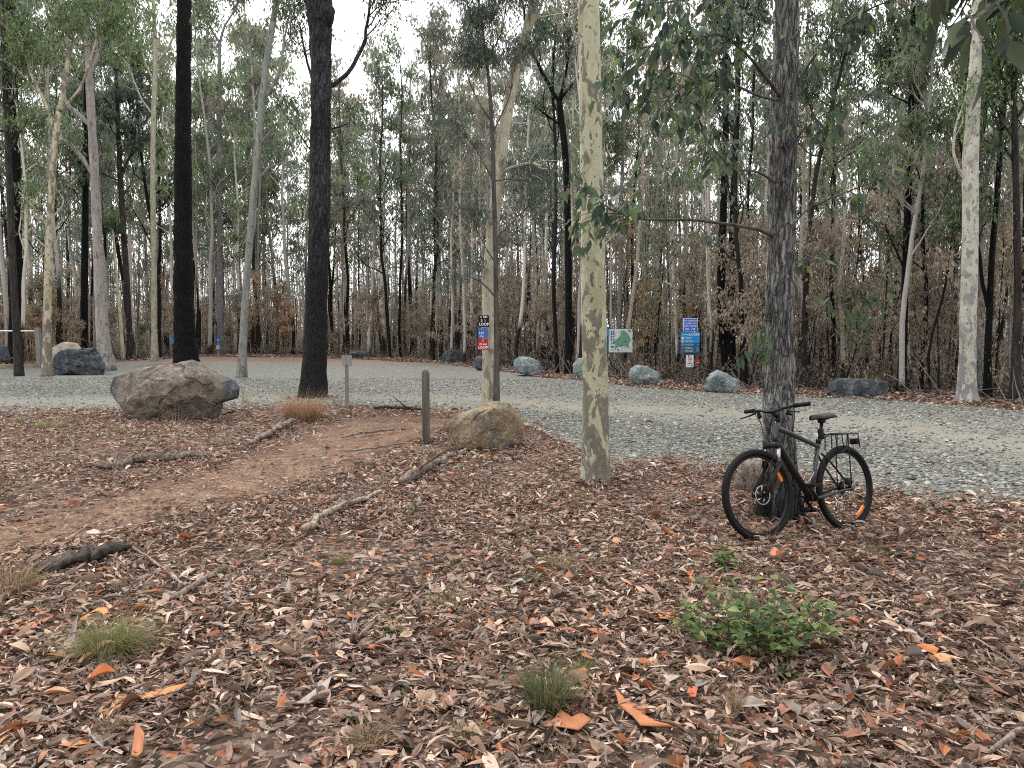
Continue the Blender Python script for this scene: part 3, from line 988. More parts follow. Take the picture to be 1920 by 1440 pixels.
# --- the trunks in front of the forest, from the photo's left to its right
tree('charred_tree', [(26, 676, 24), (30, 560, 20), (31, 400, 18), (25, 200, 17), (19, 0, 15)], 42, 'char', 'thick black burnt trunk at the far left, behind the white rail barrier', seed=11,
     crown=dict(z=(13, 21), n=10, L=3.4, r=.07), pal=GREEN, above=5, leaf=(.24, .055), per=9)
tree('gum_tree', [(36, 706, 17), (31, 620, 13), (24, 500, 12), (18, 350, 11), (9, 150, 9), (3, 0, 8)], 29.5, 'dark', 'slim dark leaning gum rising in front of the white rail barrier', seed=12,
     crown=dict(z=(8, 15), n=9, L=2.2, r=.045), pal=BRIGHT, above=3, leaf=(.17, .042), per=8)
tree('mottled_gum', [(89, 708, 18), (88, 600, 15), (91, 500, 13), (95, 380, 12), (101, 290, 11), (110, 210, 9.5)], 29.0, 'mottled', 'young gum with blotched cream and black bark left of the slate boulder', seed=13,
     limbs=[Ld([(110, 210, 9), (124, 150, 7), (130, 90, 6), (118, 20, 5), (112, -40, 4)], kids=9, len=2.3, lev=2), Ld([(103, 260, 6), (84, 190, 5), (60, 150, 4), (40, 60, 3)], kids=8, len=2.0, lev=2),
            Ld([(112, 205, 6), (150, 170, 5), (175, 100, 4), (190, 20, 3)], kids=9, len=2.2, lev=2), Ld([(92, 430, 4), (60, 380, 3), (35, 360, 2)], kids=4, len=1.2)],
     pal=BRIGHT, above=0, leaf=(.17, .042), per=8, disp=flare_disp(0, .5, .3, 4, .07))
tree('pale_gum', [(200, 693, 30), (192, 620, 22), (186, 520, 18), (181, 400, 16.5), (175, 280, 15), (169, 180, 14), (165, 90, 11), (162, 0, 8)], 33.5, 'mauve', 'broad mauve and cream gum trunk growing just behind the slate boulder', seed=14,
     limbs=[Ld([(178, 340, 7), (160, 300, 6), (130, 265, 6), (112, 258, 5)], kids=3, len=1.2, lev=1), Ld([(176, 240, 9), (150, 215, 8), (122, 195, 7), (118, 150, 5), (140, 60, 4)], kids=7, len=2.2, lev=2),
            Ld([(168, 150, 6), (190, 90, 5), (200, 20, 4), (195, -40, 3)], kids=8, len=2.2, lev=2)],
     crown=dict(z=(12, 17), n=6, L=2.4, r=.05), pal=BRIGHT, above=2, leaf=(.19, .046), per=8, disp=flare_disp(0, .35, .5, 2, .07))
tree('charred_tree', [(158, 668, 14), (158, 560, 12), (160, 400, 11), (162, 200, 9), (163, 60, 7)], 48, 'char', 'thin black burnt trunk between the blotched gum and the mauve gum', seed=15,
     crown=dict(z=(9, 20), n=11, L=2.6, r=.05), pal=GREEN, above=3, leaf=(.26, .06), per=8)
tree('charred_tree', [(244, 664, 11), (240, 560, 10), (233, 450, 10), (225, 330, 9), (221, 220, 7)], 50, 'dark', 'crooked dark tree behind the big brown boulder, left of a tall cream gum', seed=16,
     limbs=[Ld([(222, 240, 5), (210, 200, 4), (190, 180, 3)], kids=5, len=2.4, lev=2), Ld([(226, 330, 5), (250, 280, 4), (258, 220, 3)], kids=6, len=2.4, lev=2)],
     crown=dict(z=(10, 20), n=9, L=2.8, r=.05), pal=BLUEG, above=4, leaf=(.27, .065), per=9)
tree('sapling', [(231, 662, 7), (226, 600, 6), (220, 530, 5), (214, 460, 4)], 49, 'cream', 'thin cream sapling leaning left beside a crooked dark tree', above=1, seed=17, crown=dict(z=(7, 10), n=5, L=1.3, r=.02), leaf=(.24, .055), per=7)
tree('cream_gum', [(290, 667, 15), (289, 620, 10.5), (289, 500, 10), (286, 330, 9), (288, 200, 8.5), (292, 110, 8), (289, 30, 6), (285, -30, 5)], 46, 'cream_tall', 'tall straight cream gum behind the big brown boulder', seed=18,
     limbs=[Ld([(281, 220, 4), (262, 180, 3.5), (240, 120, 3), (215, 90, 2)], kids=5, len=2.2, lev=2), Ld([(292, 120, 5), (318, 90, 4), (335, 40, 3), (352, 0, 2)], kids=6, len=2.4, lev=2),
            Ld([(288, 160, 4), (270, 110, 3), (255, 50, 3), (250, 0, 2)], kids=6, len=2.4, lev=2)],
     pal=BRIGHT, above=1, leaf=(.23, .05), per=6)
tree('charred_tree', [(352, 694, 47), (346, 640, 39), (344, 560, 35), (343, 400, 31), (343, 250, 28), (345, 100, 26), (346, 0, 24)], 33, 'char', 'thick straight black burnt trunk rising behind the big brown boulder', seed=19, sides=24, step=.12,
     crown=dict(z=(17, 24), n=8, L=3.0, r=.08), pal=GREEN, above=8, leaf=(.2, .05), per=6, disp=flare_disp(0, .25, .5, 3, .10, 3.0))
tree('grey_gum', [(413, 664, 14), (413, 600, 12), (412, 500, 10.5), (412, 380, 10), (411, 260, 9), (411, 160, 8), (412, 80, 6)], 63, 'lilac', 'slender grey lilac gum with a dark burl, between the black trunk and the leaning gum', seed=20,
     limbs=[Ld([(411, 250, 5), (395, 220, 5), (380, 190, 4), (360, 175, 3)], kids=4, len=1.7, lev=1), Ld([(412, 82, 5), (398, 60, 4), (385, 30, 3), (380, -10, 3)], kids=7, len=2.2, lev=2),
            Ld([(412, 82, 5), (420, 50, 4), (440, 20, 3), (450, -10, 3)], kids=7, len=2.2, lev=2), Ld([(411, 170, 4), (430, 140, 3), (445, 125, 2)], kids=4, len=1.6, lev=1)],
     pal=GREEN, above=0, leaf=(.30, .075), per=7, spread=.36)
tree('leaning_gum', [(452, 711, 21), (455, 660, 15), (459, 580, 13.5), (466, 480, 13), (476, 360, 13), (489, 220, 12), (499, 120, 11.5), (512, 40, 11), (520, -10, 10)], 28.5, 'olive', 'smooth olive grey gum leaning right, at the edge of the gravel', seed=21,
     limbs=[Ld([(494, 190, 7), (510, 165, 6), (525, 130, 5), (532, 80, 4), (545, 20, 3)], kids=7, len=1.8, lev=2), Ld([(484, 280, 4), (500, 250, 3), (520, 235, 3), (540, 270, 2)], kids=5, len=1.2, lev=1),
            Ld([(478, 345, 3), (505, 310, 3), (535, 300, 2), (560, 318, 2)], kids=4, len=1.2, lev=1), Ld([(497, 140, 4), (470, 110, 3), (450, 70, 3)], kids=5, len=1.7, lev=2)],
     pal=GREEN, above=3, leaf=(.17, .042), per=6, crown=dict(z=(12, 16), n=5, L=2.2, r=.04))
bigblack = tree('charred_tree', [(586, 748, 56), (589, 700, 46), (592, 620, 42), (596, 500, 39), (600, 380, 37), (601, 250, 36), (602, 120, 36), (599, 0, 45)], 19.6, 'char_grey', 'big black trunk with grey upper bark, dry grass tuft at its foot', seed=22, sides=32, step=.08,
     limbs=[Ld([(604, 175, 10), (632, 158, 9), (660, 125, 8), (685, 80, 7), (690, 20, 5), (700, -60, 4)], kids=7, len=1.6, lev=2, dy=1.5), Ld([(594, 170, 6), (580, 140, 5), (568, 90, 4), (560, 40, 3)], kids=6, len=1.2, lev=1, dy=1),
            Ld([(603, 245, 4), (630, 240, 3), (655, 230, 2)], kids=4, len=.8, lev=1, dy=.5), Ld([(600, 60, 6), (575, 15, 5), (560, -30, 4)], kids=5, len=1.2, lev=1),
            Ld([(592, 310, 2.5), (560, 250, 2), (520, 190, 1.5), (510, 180, 1)], kids=3, len=.8, lev=1, dy=-.5)],
     pal=GREEN, above=5, leaf=(.15, .035), per=5, disp=flare_disp(0, .10, .4, 3, .09, 3.0))
b = MB()
th = np.linspace(0, math.pi, 13)
bp = P(615, 28, 19.45) - np.array(bigblack.location)
b.tube(np.stack([bp[0] - .06 + 0 * th, bp[1] + 0 * th, bp[2] - np.cos(th) * .3], -1), np.sin(th) * .19 + .02, 14, True, None, flare_disp(-99, 0, 1, 4, .25))
b.build('burl', M['char_grey'], bigblack)
tree('cream_gum', [(917, 757, 30), (917, 700, 24), (914, 620, 23), (916, 520, 22.5), (923, 440, 22), (933, 350, 21.5), (946, 240, 21), (962, 150, 20), (985, 70, 19), (1003, 0, 18)], 17.6, 'cream', 'leaning smooth cream gum carrying the black, blue and red trail markers', seed=23, sides=24, step=.1,
     limbs=[Ld([(936, 335, 5), (950, 318, 6), (975, 312, 6), (998, 308, 5), (1014, 312, 4)], kids=4, len=.6, lev=0, dy=-1), Ld([(988, 60, 7), (1010, 20, 5), (1030, -40, 4)], kids=5, len=1.2, lev=1)],
     pal=BLUEG, above=4, leaf=(.14, .03), per=5, disp=flare_disp(0, .12, .4, 5, .05), crown=dict(z=(10, 12), n=3, L=1.6, r=.04))
tree('twin_stem', [(931, 754, 13), (931, 640, 10), (930, 560, 9), (929, 450, 8.5), (926, 360, 8), (924, 260, 8), (917, 150, 6), (900, 20, 4), (895, -20, 4)], 17.15, 'limb', 'thin dark tree growing against the leaning cream gum', seed=24,
     limbs=[Ld([(928, 555, 3), (905, 530, 3), (880, 518, 2), (858, 514, 1.5)], kids=4, len=.8, lev=1), Ld([(925, 330, 3), (900, 295, 2.5), (870, 250, 2), (845, 225, 1.5)], kids=5, len=1.0, lev=1),
            Ld([(929, 440, 3), (955, 420, 2.5), (985, 395, 2), (1005, 370, 1.5)], kids=5, len=.9, lev=1), Ld([(926, 350, 3), (950, 332, 2.5), (990, 340, 2), (1020, 330, 1.5)], kids=5, len=.9, lev=1),
            Ld([(921, 230, 3), (895, 190, 2.5), (872, 130, 2), (862, 60, 1.5)], kids=6, len=1.1, lev=2), Ld([(922, 250, 3), (945, 200, 2.5), (962, 150, 2), (975, 100, 1.5)], kids=5, len=1.0, lev=1),
            Ld([(930, 500, 2.5), (905, 455, 2), (885, 420, 1.5), (872, 385, 1.2)], kids=5, len=.8, lev=1), Ld([(912, 110, 3), (940, 60, 2), (950, 10, 2)], kids=6, len=1.1, lev=2)],
     pal=BLUEG, above=1, leaf=(.15, .014), per=16, spread=.20, crown=dict(z=(7.5, 10.5), n=7, L=1.3, r=.02))
tree('forked_gum', [(1067, 694, 17), (1066, 620, 13), (1066, 480, 13), (1063, 340, 12), (1058, 260, 12), (1050, 215, 12), (1049, 190, 11)], 30.5, 'char', 'dark tree with a spreading fork, left of the spotted gum', seed=25,
     limbs=[Ld([(1049, 195, 8), (1030, 165, 7), (1012, 130, 6), (995, 95, 5), (985, 40, 4), (975, -20, 3)], kids=8, len=1.9, lev=2), Ld([(1050, 190, 7), (1060, 150, 6), (1066, 100, 5), (1060, 50, 4), (1070, -10, 3)], kids=8, len=1.8, lev=2),
            Ld([(1055, 235, 5), (1035, 222, 4), (1020, 215, 4), (1000, 190, 3)], kids=5, len=1.3, lev=1), Ld([(1050, 185, 6), (1072, 160, 5), (1090, 140, 4), (1120, 60, 3)], kids=6, len=1.6, lev=2)],
     pal=GREEN, above=0, leaf=(.17, .04), per=6)
tree('spotted_gum', [(1117, 908, 58), (1117, 880, 54), (1117, 800, 50), (1116, 700, 47), (1113, 560, 45), (1111, 430, 44), (1109, 300, 42), (1106, 150, 40), (1103, 0, 39)], 8.25, 'spotted_near', 'cream spotted gum with grey bark patches in the middle of the picture', seed=26, sides=40, step=.035,
     pal=GREEN, above=6, disp=flare_disp(0, .22, .10, 1, .035, 2.5, 5), sink=.1)
tree('grey_gum', [(1161, 700, 8), (1160, 600, 7.5), (1163, 480, 7), (1166, 340, 6.5), (1170, 240, 5)], 34, 'lilac', 'slender grey trunk rising directly behind the map board', seed=27, crown=dict(z=(8, 14), n=10, L=2.0, r=.035), pal=GREEN, above=4, leaf=(.22, .05), per=8)
tree('charred_tree', [(1372, 712, 32), (1360, 650, 20), (1351, 580, 16), (1353, 480, 15), (1357, 380, 13), (1361, 230, 12), (1361, 100, 10)], 26, 'char', 'left stem of the black pair behind the loops sign', seed=28, crown=dict(z=(9.5, 14), n=9, L=2.3, r=.04), pal=GREEN, above=3, leaf=(.16, .038), per=8)
tree('charred_tree', [(1373, 712, 20), (1372, 640, 14), (1372, 480, 13), (1377, 330, 12), (1383, 180, 10), (1385, 80, 8)], 26.4, 'char', 'right stem of the black pair behind the loops sign', seed=29, crown=dict(z=(9.5, 14), n=9, L=2.3, r=.04), pal=BLUEG, above=3, leaf=(.16, .038), per=8)
tree('charred_tree', [(1501, 733, 16), (1508, 640, 12), (1510, 560, 10), (1516, 460, 9), (1528, 330, 8), (1560, 200, 6)], 24.5, 'dark', 'dark leaning tree just right of the tree the bicycle leans on', seed=30, crown=dict(z=(7, 11.5), n=9, L=2.2, r=.03), pal=BLUEG, above=2, leaf=(.17, .038), per=7)
tree('charred_tree', [(1690, 752, 20), (1692, 680, 15), (1696, 560, 13), (1701, 420, 12), (1707, 260, 11), (1710, 120, 10), (1712, 20, 8)], 21.5, 'char', 'straight black burnt trunk right of the long dark boulder', seed=31,
     limbs=[Ld([(1697, 500, 4), (1680, 470, 3.5), (1668, 450, 3), (1660, 420, 2)], kids=3, len=.8, lev=1), Ld([(1705, 290, 4), (1730, 320, 3), (1755, 380, 3)], kids=5, len=1.1, lev=1), Ld([(1700, 480, 4), (1720, 440, 3), (1735, 420, 2)], kids=4, len=.9, lev=1)],
     crown=dict(z=(7, 11.5), n=9, L=1.9, r=.03), pal=GREEN, above=2, leaf=(.15, .036), per=7)
tree('pale_gum', [(1813, 755, 46), (1813, 735, 32), (1814, 640, 28), (1818, 500, 28), (1820, 380, 27), (1818, 310, 27), (1824, 220, 24), (1829, 120, 20), (1833, 20, 17)], 18.2, 'spotted_pale', 'pale spotted gum with a kinked trunk at the right edge of the gravel', seed=32, sides=26, step=.1,
     limbs=[Ld([(1816, 345, 6), (1800, 325, 6), (1786, 290, 5), (1790, 240, 4), (1808, 195, 4), (1812, 150, 3)], kids=4, len=.9, lev=1)],
     pal=BRIGHT, above=4, leaf=(.14, .036), per=7, disp=flare_disp(0, .22, .3, 1, .04, 2, 5), crown=dict(z=(9.6, 12.5), n=6, L=2.0, r=.04))
tree('grey_gum', [(1836, 745, 12), (1838, 600, 10), (1840, 430, 10), (1848, 340, 9), (1868, 270, 8), (1880, 210, 6)], 21, 'lilac', 'grey trunk half hidden behind the pale kinked gum', seed=33, crown=dict(z=(6.5, 11), n=8, L=2.0, r=.03), pal=BRIGHT, above=2, leaf=(.15, .036), per=7)
tree('charred_tree', [(1852, 760, 16), (1852, 660, 12), (1856, 560, 11), (1861, 460, 10), (1869, 380, 10), (1878, 240, 8), (1892, 120, 6)], 19.5, 'char', 'black trunk with a low fork right of the pale kinked gum', seed=34,
     limbs=[Ld([(1853, 590, 7), (1843, 540, 7), (1838, 480, 6), (1815, 350, 5), (1795, 250, 4)], kids=6, len=1.2, lev=2)],
     crown=dict(z=(6, 11), n=9, L=2.0, r=.03), pal=GREEN, above=2, leaf=(.15, .036), per=8)
tree('gum_tree', [(1903, 762, 24), (1905, 700, 17), (1909, 560, 13), (1907, 430, 12), (1904, 300, 11), (1900, 100, 9)], 18.8, 'dark', 'brown barked tree at the far right edge of the forest', seed=35, crown=dict(z=(5.5, 11), n=11, L=2.0, r=.035), pal=BRIGHT, above=2, leaf=(.15, .036), per=8)

# --- the tree the bicycle leans on
biketree = tree('rough_barked_tree', [(1463, 985, 60), (1463, 940, 57), (1461, 850, 54), (1460, 760, 53), (1460, 640, 52), (1463, 520, 48), (1466, 400, 46), (1469, 280, 45), (1472, 140, 43), (1475, 0, 40)], 6.55, 'iron', 'grey tree with rough flaking bark that the bicycle leans on', seed=40, sides=64, step=.022,
     above=5, disp=flaky_disp(0, 3), sink=.08)
def leafy(name, root, limbs, base, d, r, mat, leafpal, L, Wd, per_m=26, droop=1.0, sides=7):
    """real branch with large hanging leaves; every limb is (px, py, depth, width px at 6 m)"""
    for limb in limbs:
        lb, cb = MB(), MB()
        pts = np.array([P(a, b, z_) for a, b, z_, w_ in limb['p']]) - np.array(base)
        rad = np.array([w_ / FPX * z_ / 2 for a, b, z_, w_ in limb['p']])
        pp, rr = smooth_path(pts, rad, 0.05)
        lb.tube(pp, rr, sides, True)
        s0 = limb.get('from', 0.5)
        Lg = np.linalg.norm(np.diff(pp, axis=0), axis=1).sum()
        nt = int(limb.get('twigs', 6))
        for k in range(nt):
            t = s0 + (1 - s0) * (k + r.uniform(0, 1)) / nt
            i = min(len(pp) - 2, int(t * (len(pp) - 1)))
            dd = unit(pp[i + 1] - pp[i])
            side = unit(np.cross(dd, unit(r.normal(0, 1, 3))))
            tl = limb.get('tl', 0.35) * r.uniform(.6, 1.3)
            tp, tr = limb_path(r, pp[i], dd * .7 + side * .8, tl, .004, .0015, droop * .8, 0, .15, 7)
            lb.tube(tp, tr, 4, False)
            nl = int(tl * per_m) + 2
            for q_ in range(nl):
                j = r.integers(1, 7)
                o = tp[j] + r.normal(0, .012, 3)
                ddir = unit(np.array([r.normal(0, .45), r.normal(0, .45), -1.0]) * droop + unit(tp[min(6, j)] - tp[j - 1]) * .5)
                s_ = unit(np.cross(ddir, r.normal(0, 1, 3)))
                u_ = np.cross(ddir, s_)
                l = L * r.uniform(.6, 1.25)
                w_ = Wd * r.uniform(.7, 1.2) * (l / L)
                tt = np.array([0, .12, .3, .52, .75, 1.0])
                pr = np.array([.05, .55, 1.0, .9, .5, .02])
                bend = r.normal(.1, .15)
                ctr = o + ddir * (0.15 * l) + ddir[None] * (tt * l)[:, None] + u_[None] * (bend * l * tt ** 2)[:, None]
                V = np.stack([ctr - s_ * (pr * w_ / 2)[:, None] + u_ * (pr * w_ * .12)[:, None], ctr, ctr + s_ * (pr * w_ / 2)[:, None] + u_ * (pr * w_ * .12)[:, None]], 1).reshape(-1, 3)
                Q = [[k2 * 3 + a, k2 * 3 + a + 1, k2 * 3 + a + 4, k2 * 3 + a + 3] for k2 in range(5) for a in (0, 1)]
                cb.add(V, Q, None, np.array(leafpal[r.integers(0, len(leafpal))]) * r.uniform(.7, 1.3))
        lb.build('branch', mat, root)
        cb.build('foliage', M['leaf'], root)
NEARLEAF = [(0.085, 0.13, 0.085), (0.065, 0.10, 0.072), (0.105, 0.16, 0.082), (0.16, 0.20, 0.08), (0.055, 0.085, 0.065)]
r = np.random.default_rng(90)
bt = np.array(biketree.location)
T_ = 6.55
leafy('b', biketree, [
    dict(p=[(1460, 450, T_, 9), (1430, 432, 6.4, 7), (1380, 422, 6.1, 6), (1300, 412, 5.8, 5), (1210, 412, 5.6, 4), (1150, 398, 5.4, 3), (1100, 360, 5.3, 2)], twigs=15, tl=.34, **{'from': .74}),
    dict(p=[(1470, 190, T_, 8), (1440, 150, 6.3, 7), (1400, 100, 6.1, 5), (1350, 60, 5.9, 4), (1270, 80, 5.6, 3), (1200, 90, 5.4, 2)], twigs=26, tl=.42, **{'from': .35}),
    dict(p=[(1468, 190, T_, 6), (1420, 180, 6.2, 5), (1360, 150, 5.9, 4), (1290, 150, 5.7, 3), (1230, 210, 5.5, 2)], twigs=22, tl=.42, **{'from': .4}),
    dict(p=[(1470, -20, T_, 8), (1380, -20, 6.2, 6), (1290, 0, 5.9, 4), (1200, 10, 5.6, 3)], twigs=28, tl=.42, **{'from': .2}),
    dict(p=[(1464, 350, T_, 5), (1420, 320, 6.3, 4), (1370, 320, 6.0, 3), (1310, 240, 5.8, 2)], twigs=9, tl=.3, **{'from': .6}),
    dict(p=[(1475, 200, T_, 6), (1510, 130, 6.5, 5), (1560, 60, 6.4, 4), (1640, 10, 6.2, 3), (1720, -10, 6.0, 2)], twigs=20, tl=.34, **{'from': .3}),
    dict(p=[(1470, 300, T_, 4), (1500, 250, 6.4, 3), (1530, 215, 6.3, 2), (1545, 200, 6.2, 2)], twigs=7, tl=.3, **{'from': .4}),
    dict(p=[(1462, 480, T_, 4), (1500, 400, 6.6, 3), (1560, 370, 6.5, 3), (1640, 340, 6.3, 2)], twigs=6, tl=.22, **{'from': .45}),
    dict(p=[(1462, 620, T_, 4), (1510, 600, 6.4, 3), (1560, 575, 6.2, 2), (1640, 560, 6.0, 2)], twigs=9, tl=.2, **{'from': .55}),
    dict(p=[(1458, 600, T_, 3), (1420, 600, 6.4, 2), (1410, 640, 6.3, 2), (1425, 660, 6.2, 1.5)], twigs=6, tl=.25, **{'from': .3}),
    dict(p=[(1466, 520, T_, 3), (1500, 500, 6.6, 2), (1520, 490, 6.5, 1.5)], twigs=5, tl=.25, **{'from': .3}),
], bt, T_, r, M['limb'], NEARLEAF, .10, .042)

# --- tree outside the frame whose leafy branch hangs into the top right corner
ov = empty('overhanging_tree', (3.3, 2.3, float(gz(3.3, 2.3))), 0, 'tree whose big blurred leaves hang into the top right corner', 'tree')
o_ = np.array(ov.location)
b = MB()
tp, tr = smooth_path([(0, 0, -.1), (.05, 0, 1.5), (0, .05, 3.2), (.1, 0, 5)], [.12, .1, .09, .06], .15)
b.tube(tp, tr, 16, True, None, flare_disp(0, .2, .2, 3))
b.build('trunk', M['iron'], ov)
leafy('o', ov, [
    dict(p=[(3000, -260, 2.3, 24), (2300, -140, 2.0, 14), (2000, -60, 1.8, 7), (1870, 10, 1.75, 4), (1780, 50, 1.7, 3)], twigs=12, tl=.16, **{'from': .62}),
    dict(p=[(2900, -330, 2.3, 18), (2200, -200, 2.1, 10), (1900, -100, 2.0, 6), (1720, -50, 1.9, 3)], twigs=14, tl=.18, **{'from': .55})],
    o_, 2, r, M['limb'], [(.03, .05, .035), (.04, .062, .04), (.06, .075, .035)], .085, .036, 30)
#@@FOREST
# ------------------------------------------------------------------ the forest behind: individual trees
rf = np.random.default_rng(2024)
def proto(seed, H, r0, kind):
    r = np.random.default_rng(seed)
    mb, tips = MB(), []
    n_ = 12
    zz = np.linspace(0, H, n_)
    cx_ = np.cumsum(r.normal(0, 0.10, n_)) + r.normal(0, .03) * zz
    cy_ = np.cumsum(r.normal(0, 0.10, n_))
    cx_ -= cx_[0]
    cy_ -= cy_[0]
    path = np.stack([cx_, cy_, zz], -1)
    path[0, 2] = -0.3
    rad = r0 * (1 - 0.72 * (zz / H) ** 1.1)
    path, rad = smooth_path(path, rad * .82, .6)
    mb.tube(path, rad, 8, True, None, flare_disp(0, .3, .3, seed))
    z0 = {'tall': .38, 'bushy': .28, 'thin': .42, 'sap': .2}[kind] * H
    nl = {'tall': 11, 'bushy': 18, 'thin': 9, 'sap': 12}[kind]
    LL = {'tall': .19, 'bushy': .17, 'thin': .12, 'sap': .24}[kind] * H
    for k in range(nl):
        z = z0 + (H - z0) * (k + r.uniform(0, 1)) / nl
        i = int(np.clip(np.searchsorted(path[:, 2], z), 1, len(path) - 2))
        az = r.uniform(0, 6.28)
        el = r.uniform(.35, 1.0)
        dd = np.array([math.cos(az) * math.cos(el), math.sin(az) * math.cos(el), math.sin(el)])
        grow_limb(r, mb, tips, path[i], dd, LL * r.uniform(.6, 1.15) * (1 - .35 * k / nl), rad[i] * .5, 2 if kind != 'sap' else 1, 5, .35, .22, 4, .011 if kind != 'sap' else .006)
    cb = MB()
    lf = {'tall': (.32, .095, 8, .22), 'bushy': (.32, .095, 8, .21), 'thin': (.30, .09, 8, .20), 'sap': (.17, .06, 8, .16)}[kind]
    hang_leaves(r, cb, tips, lf[2], lf[3], lf[0], lf[1], grey=True, keep={'tall': .25, 'bushy': .30, 'thin': .30, 'sap': .8}[kind])
    t = mb.build('trunk', M['bg_pale'])
    c_ = cb.build('crown', M['cr_green'], smooth=False)
    out = (t.data, c_.data)
    bpy.data.objects.remove(t)
    bpy.data.objects.remove(c_)
    return out
def variants(pair, tm, cm):
    T, K = {}, {}
    for k in tm:
        d_ = pair[0].copy()
        d_.materials.clear()
        d_.materials.append(M[k])
        T[k] = d_
    for k in cm:
        d_ = pair[1].copy()
        d_.materials.clear()
        d_.materials.append(M[k])
        K[k] = d_
    return T, K
PR = []
for sd_, H, r0, kd in [(1, 17, .13, 'tall'), (2, 20, .17, 'tall'), (3, 14, .09, 'thin'), (4, 16, .12, 'bushy'), (5, 18, .11, 'thin'), (6, 22, .2, 'tall'), (7, 13, .10, 'bushy'), (8, 19, .15, 'bushy'), (9, 15, .08, 'thin')]:
    PR.append((kd, H, variants(proto(sd_, H, r0, kd), ('bg_pale', 'bg_grey', 'bg_char'), ('cr_green', 'cr_blue', 'cr_olive', 'cr_brown'))))
SAPS = []
for sd_, H, r0 in [(21, 4.5, .03), (22, 6, .04), (23, 3.2, .025), (24, 5.2, .035)]:
    SAPS.append((H, variants(proto(sd_, H, r0, 'sap'), ('bg_char', 'bg_grey'), ('cr_brown', 'cr_rust', 'cr_olive'))))

MARKS = [(0, 'white rail barrier'), (90, 'blotched gum'), (200, 'mauve gum'), (290, 'tall cream gum'), (350, 'thick black trunk'), (413, 'grey lilac gum'), (465, 'leaning olive gum'),
         (595, 'big black trunk'), (675, 'low dark boulder'), (760, 'wooden bollard'), (850, 'triangular boulder'), (920, 'trail marker gum'), (990, 'round blue boulder'), (1065, 'forked dark gum'),
         (1115, 'spotted gum'), (1165, 'map board'), (1230, 'boulder below map'), (1295, 'loops sign'), (1365, 'black stem pair'), (1460, 'bicycle tree'), (1540, 'bicycle saddle'),
         (1607, 'long dark boulder'), (1690, 'straight black trunk'), (1760, 'gap left of kinked gum'), (1820, 'pale kinked gum'), (1900, 'brown barked tree')]
def mark(px):
    return min(MARKS, key=lambda m_: abs(m_[0] - px))[1]
def place(name, px, y, pr, tm, cm, cat, look, grp, scale=None):
    x = (px - 960) / FPX * y
    s_ = scale or rf.uniform(.85, 1.15)
    o = empty(name, (x, y, float(gz(x, y)) - .05), rf.uniform(0, 6.28), look, cat, grp)
    o.scale = (s_, s_, s_)
    o.rotation_euler = (rf.normal(0, .025), rf.normal(0, .025), rf.uniform(0, 6.28))
    T, K = pr
    for nm, dt in (('trunk', T[tm]), ('crown', K[cm])):
        c_ = bpy.data.objects.new(nm, dt)
        C.objects.link(c_)
        c_.parent = o
    return o
TM = {'bg_pale': 'pale', 'bg_grey': 'grey', 'bg_char': 'charred'}
CM = {'cr_green': 'green', 'cr_blue': 'grey green', 'cr_olive': 'olive', 'cr_brown': 'scorched'}
def edge_y(px):
    # distance ahead at which the forest starts along this picture column
    r_ = far_px
    py = np.interp(px, [a for a, b in r_], [b for a, b in r_])
    return float(G(px, py)[1])
def blocked(px, y):
    # nothing grows in front of the signs
    return (1112 < px < 1205 and y < 33.5) or (1255 < px < 1330 and y < 27.5) or (300 < px < 335 and y < 60) or (392 < px < 426 and y < 62)
cells = {}
cnt = 0
tries = 0
NT_ = 262
fgx = []
while cnt < NT_ and tries < 9000:
    tries += 1
    px = rf.uniform(-140, 2060)
    e = edge_y(px)
    dep = rf.beta(1.05, 2.2) * 52
    y = e + 2.0 + dep
    x = (px - 960) / FPX * y
    ck = (int(x / 1.5), int(y / 2.0))
    if ck in cells or blocked(px, y):
        continue
    cells[ck] = 1
    # taller trees farther off; the canopy line drops in the middle of the picture as in the photo
    ii = rf.integers(0, len(PR))
    kd, H, pr = PR[ii]
    want = (px < 560) * 23 + (560 <= px < 880) * 19 + (880 <= px < 1300) * 18 + (px >= 1300) * 15
    want = want * (0.62 + 0.38 * min(1, y / 62))
    sc_ = want / H * rf.uniform(.78, 1.15) * (1.22 if kd == 'thin' else 1)
    u = rf.uniform()
    tm = 'bg_pale' if u < .48 else 'bg_grey' if u < .78 else 'bg_char'
    u = rf.uniform()
    if px > 1300:
        cm = 'cr_brown' if u < .25 else 'cr_blue' if u < .62 else 'cr_green' if u < .86 else 'cr_olive'
    elif px > 600:
        cm = 'cr_brown' if u < .13 else 'cr_blue' if u < .58 else 'cr_green' if u < .88 else 'cr_olive'
    else:
        cm = 'cr_blue' if u < .35 else 'cr_green' if u < .9 else 'cr_olive'
    kw = {'tall': 'tall', 'bushy': 'bushy', 'thin': 'thin', 'sap': ''}[kd]
    band = 'near' if dep < 8 else 'further' if dep < 20 else 'far'
    lab = f"{kw} {TM[tm]} tree, {CM[cm]} crown, {band} behind {mark(px)}"
    place('forest_tree', px, y, pr, tm, cm, 'tree', lab, 'forest trees ' + band + ' behind ' + mark(px), sc_)
    cnt += 1
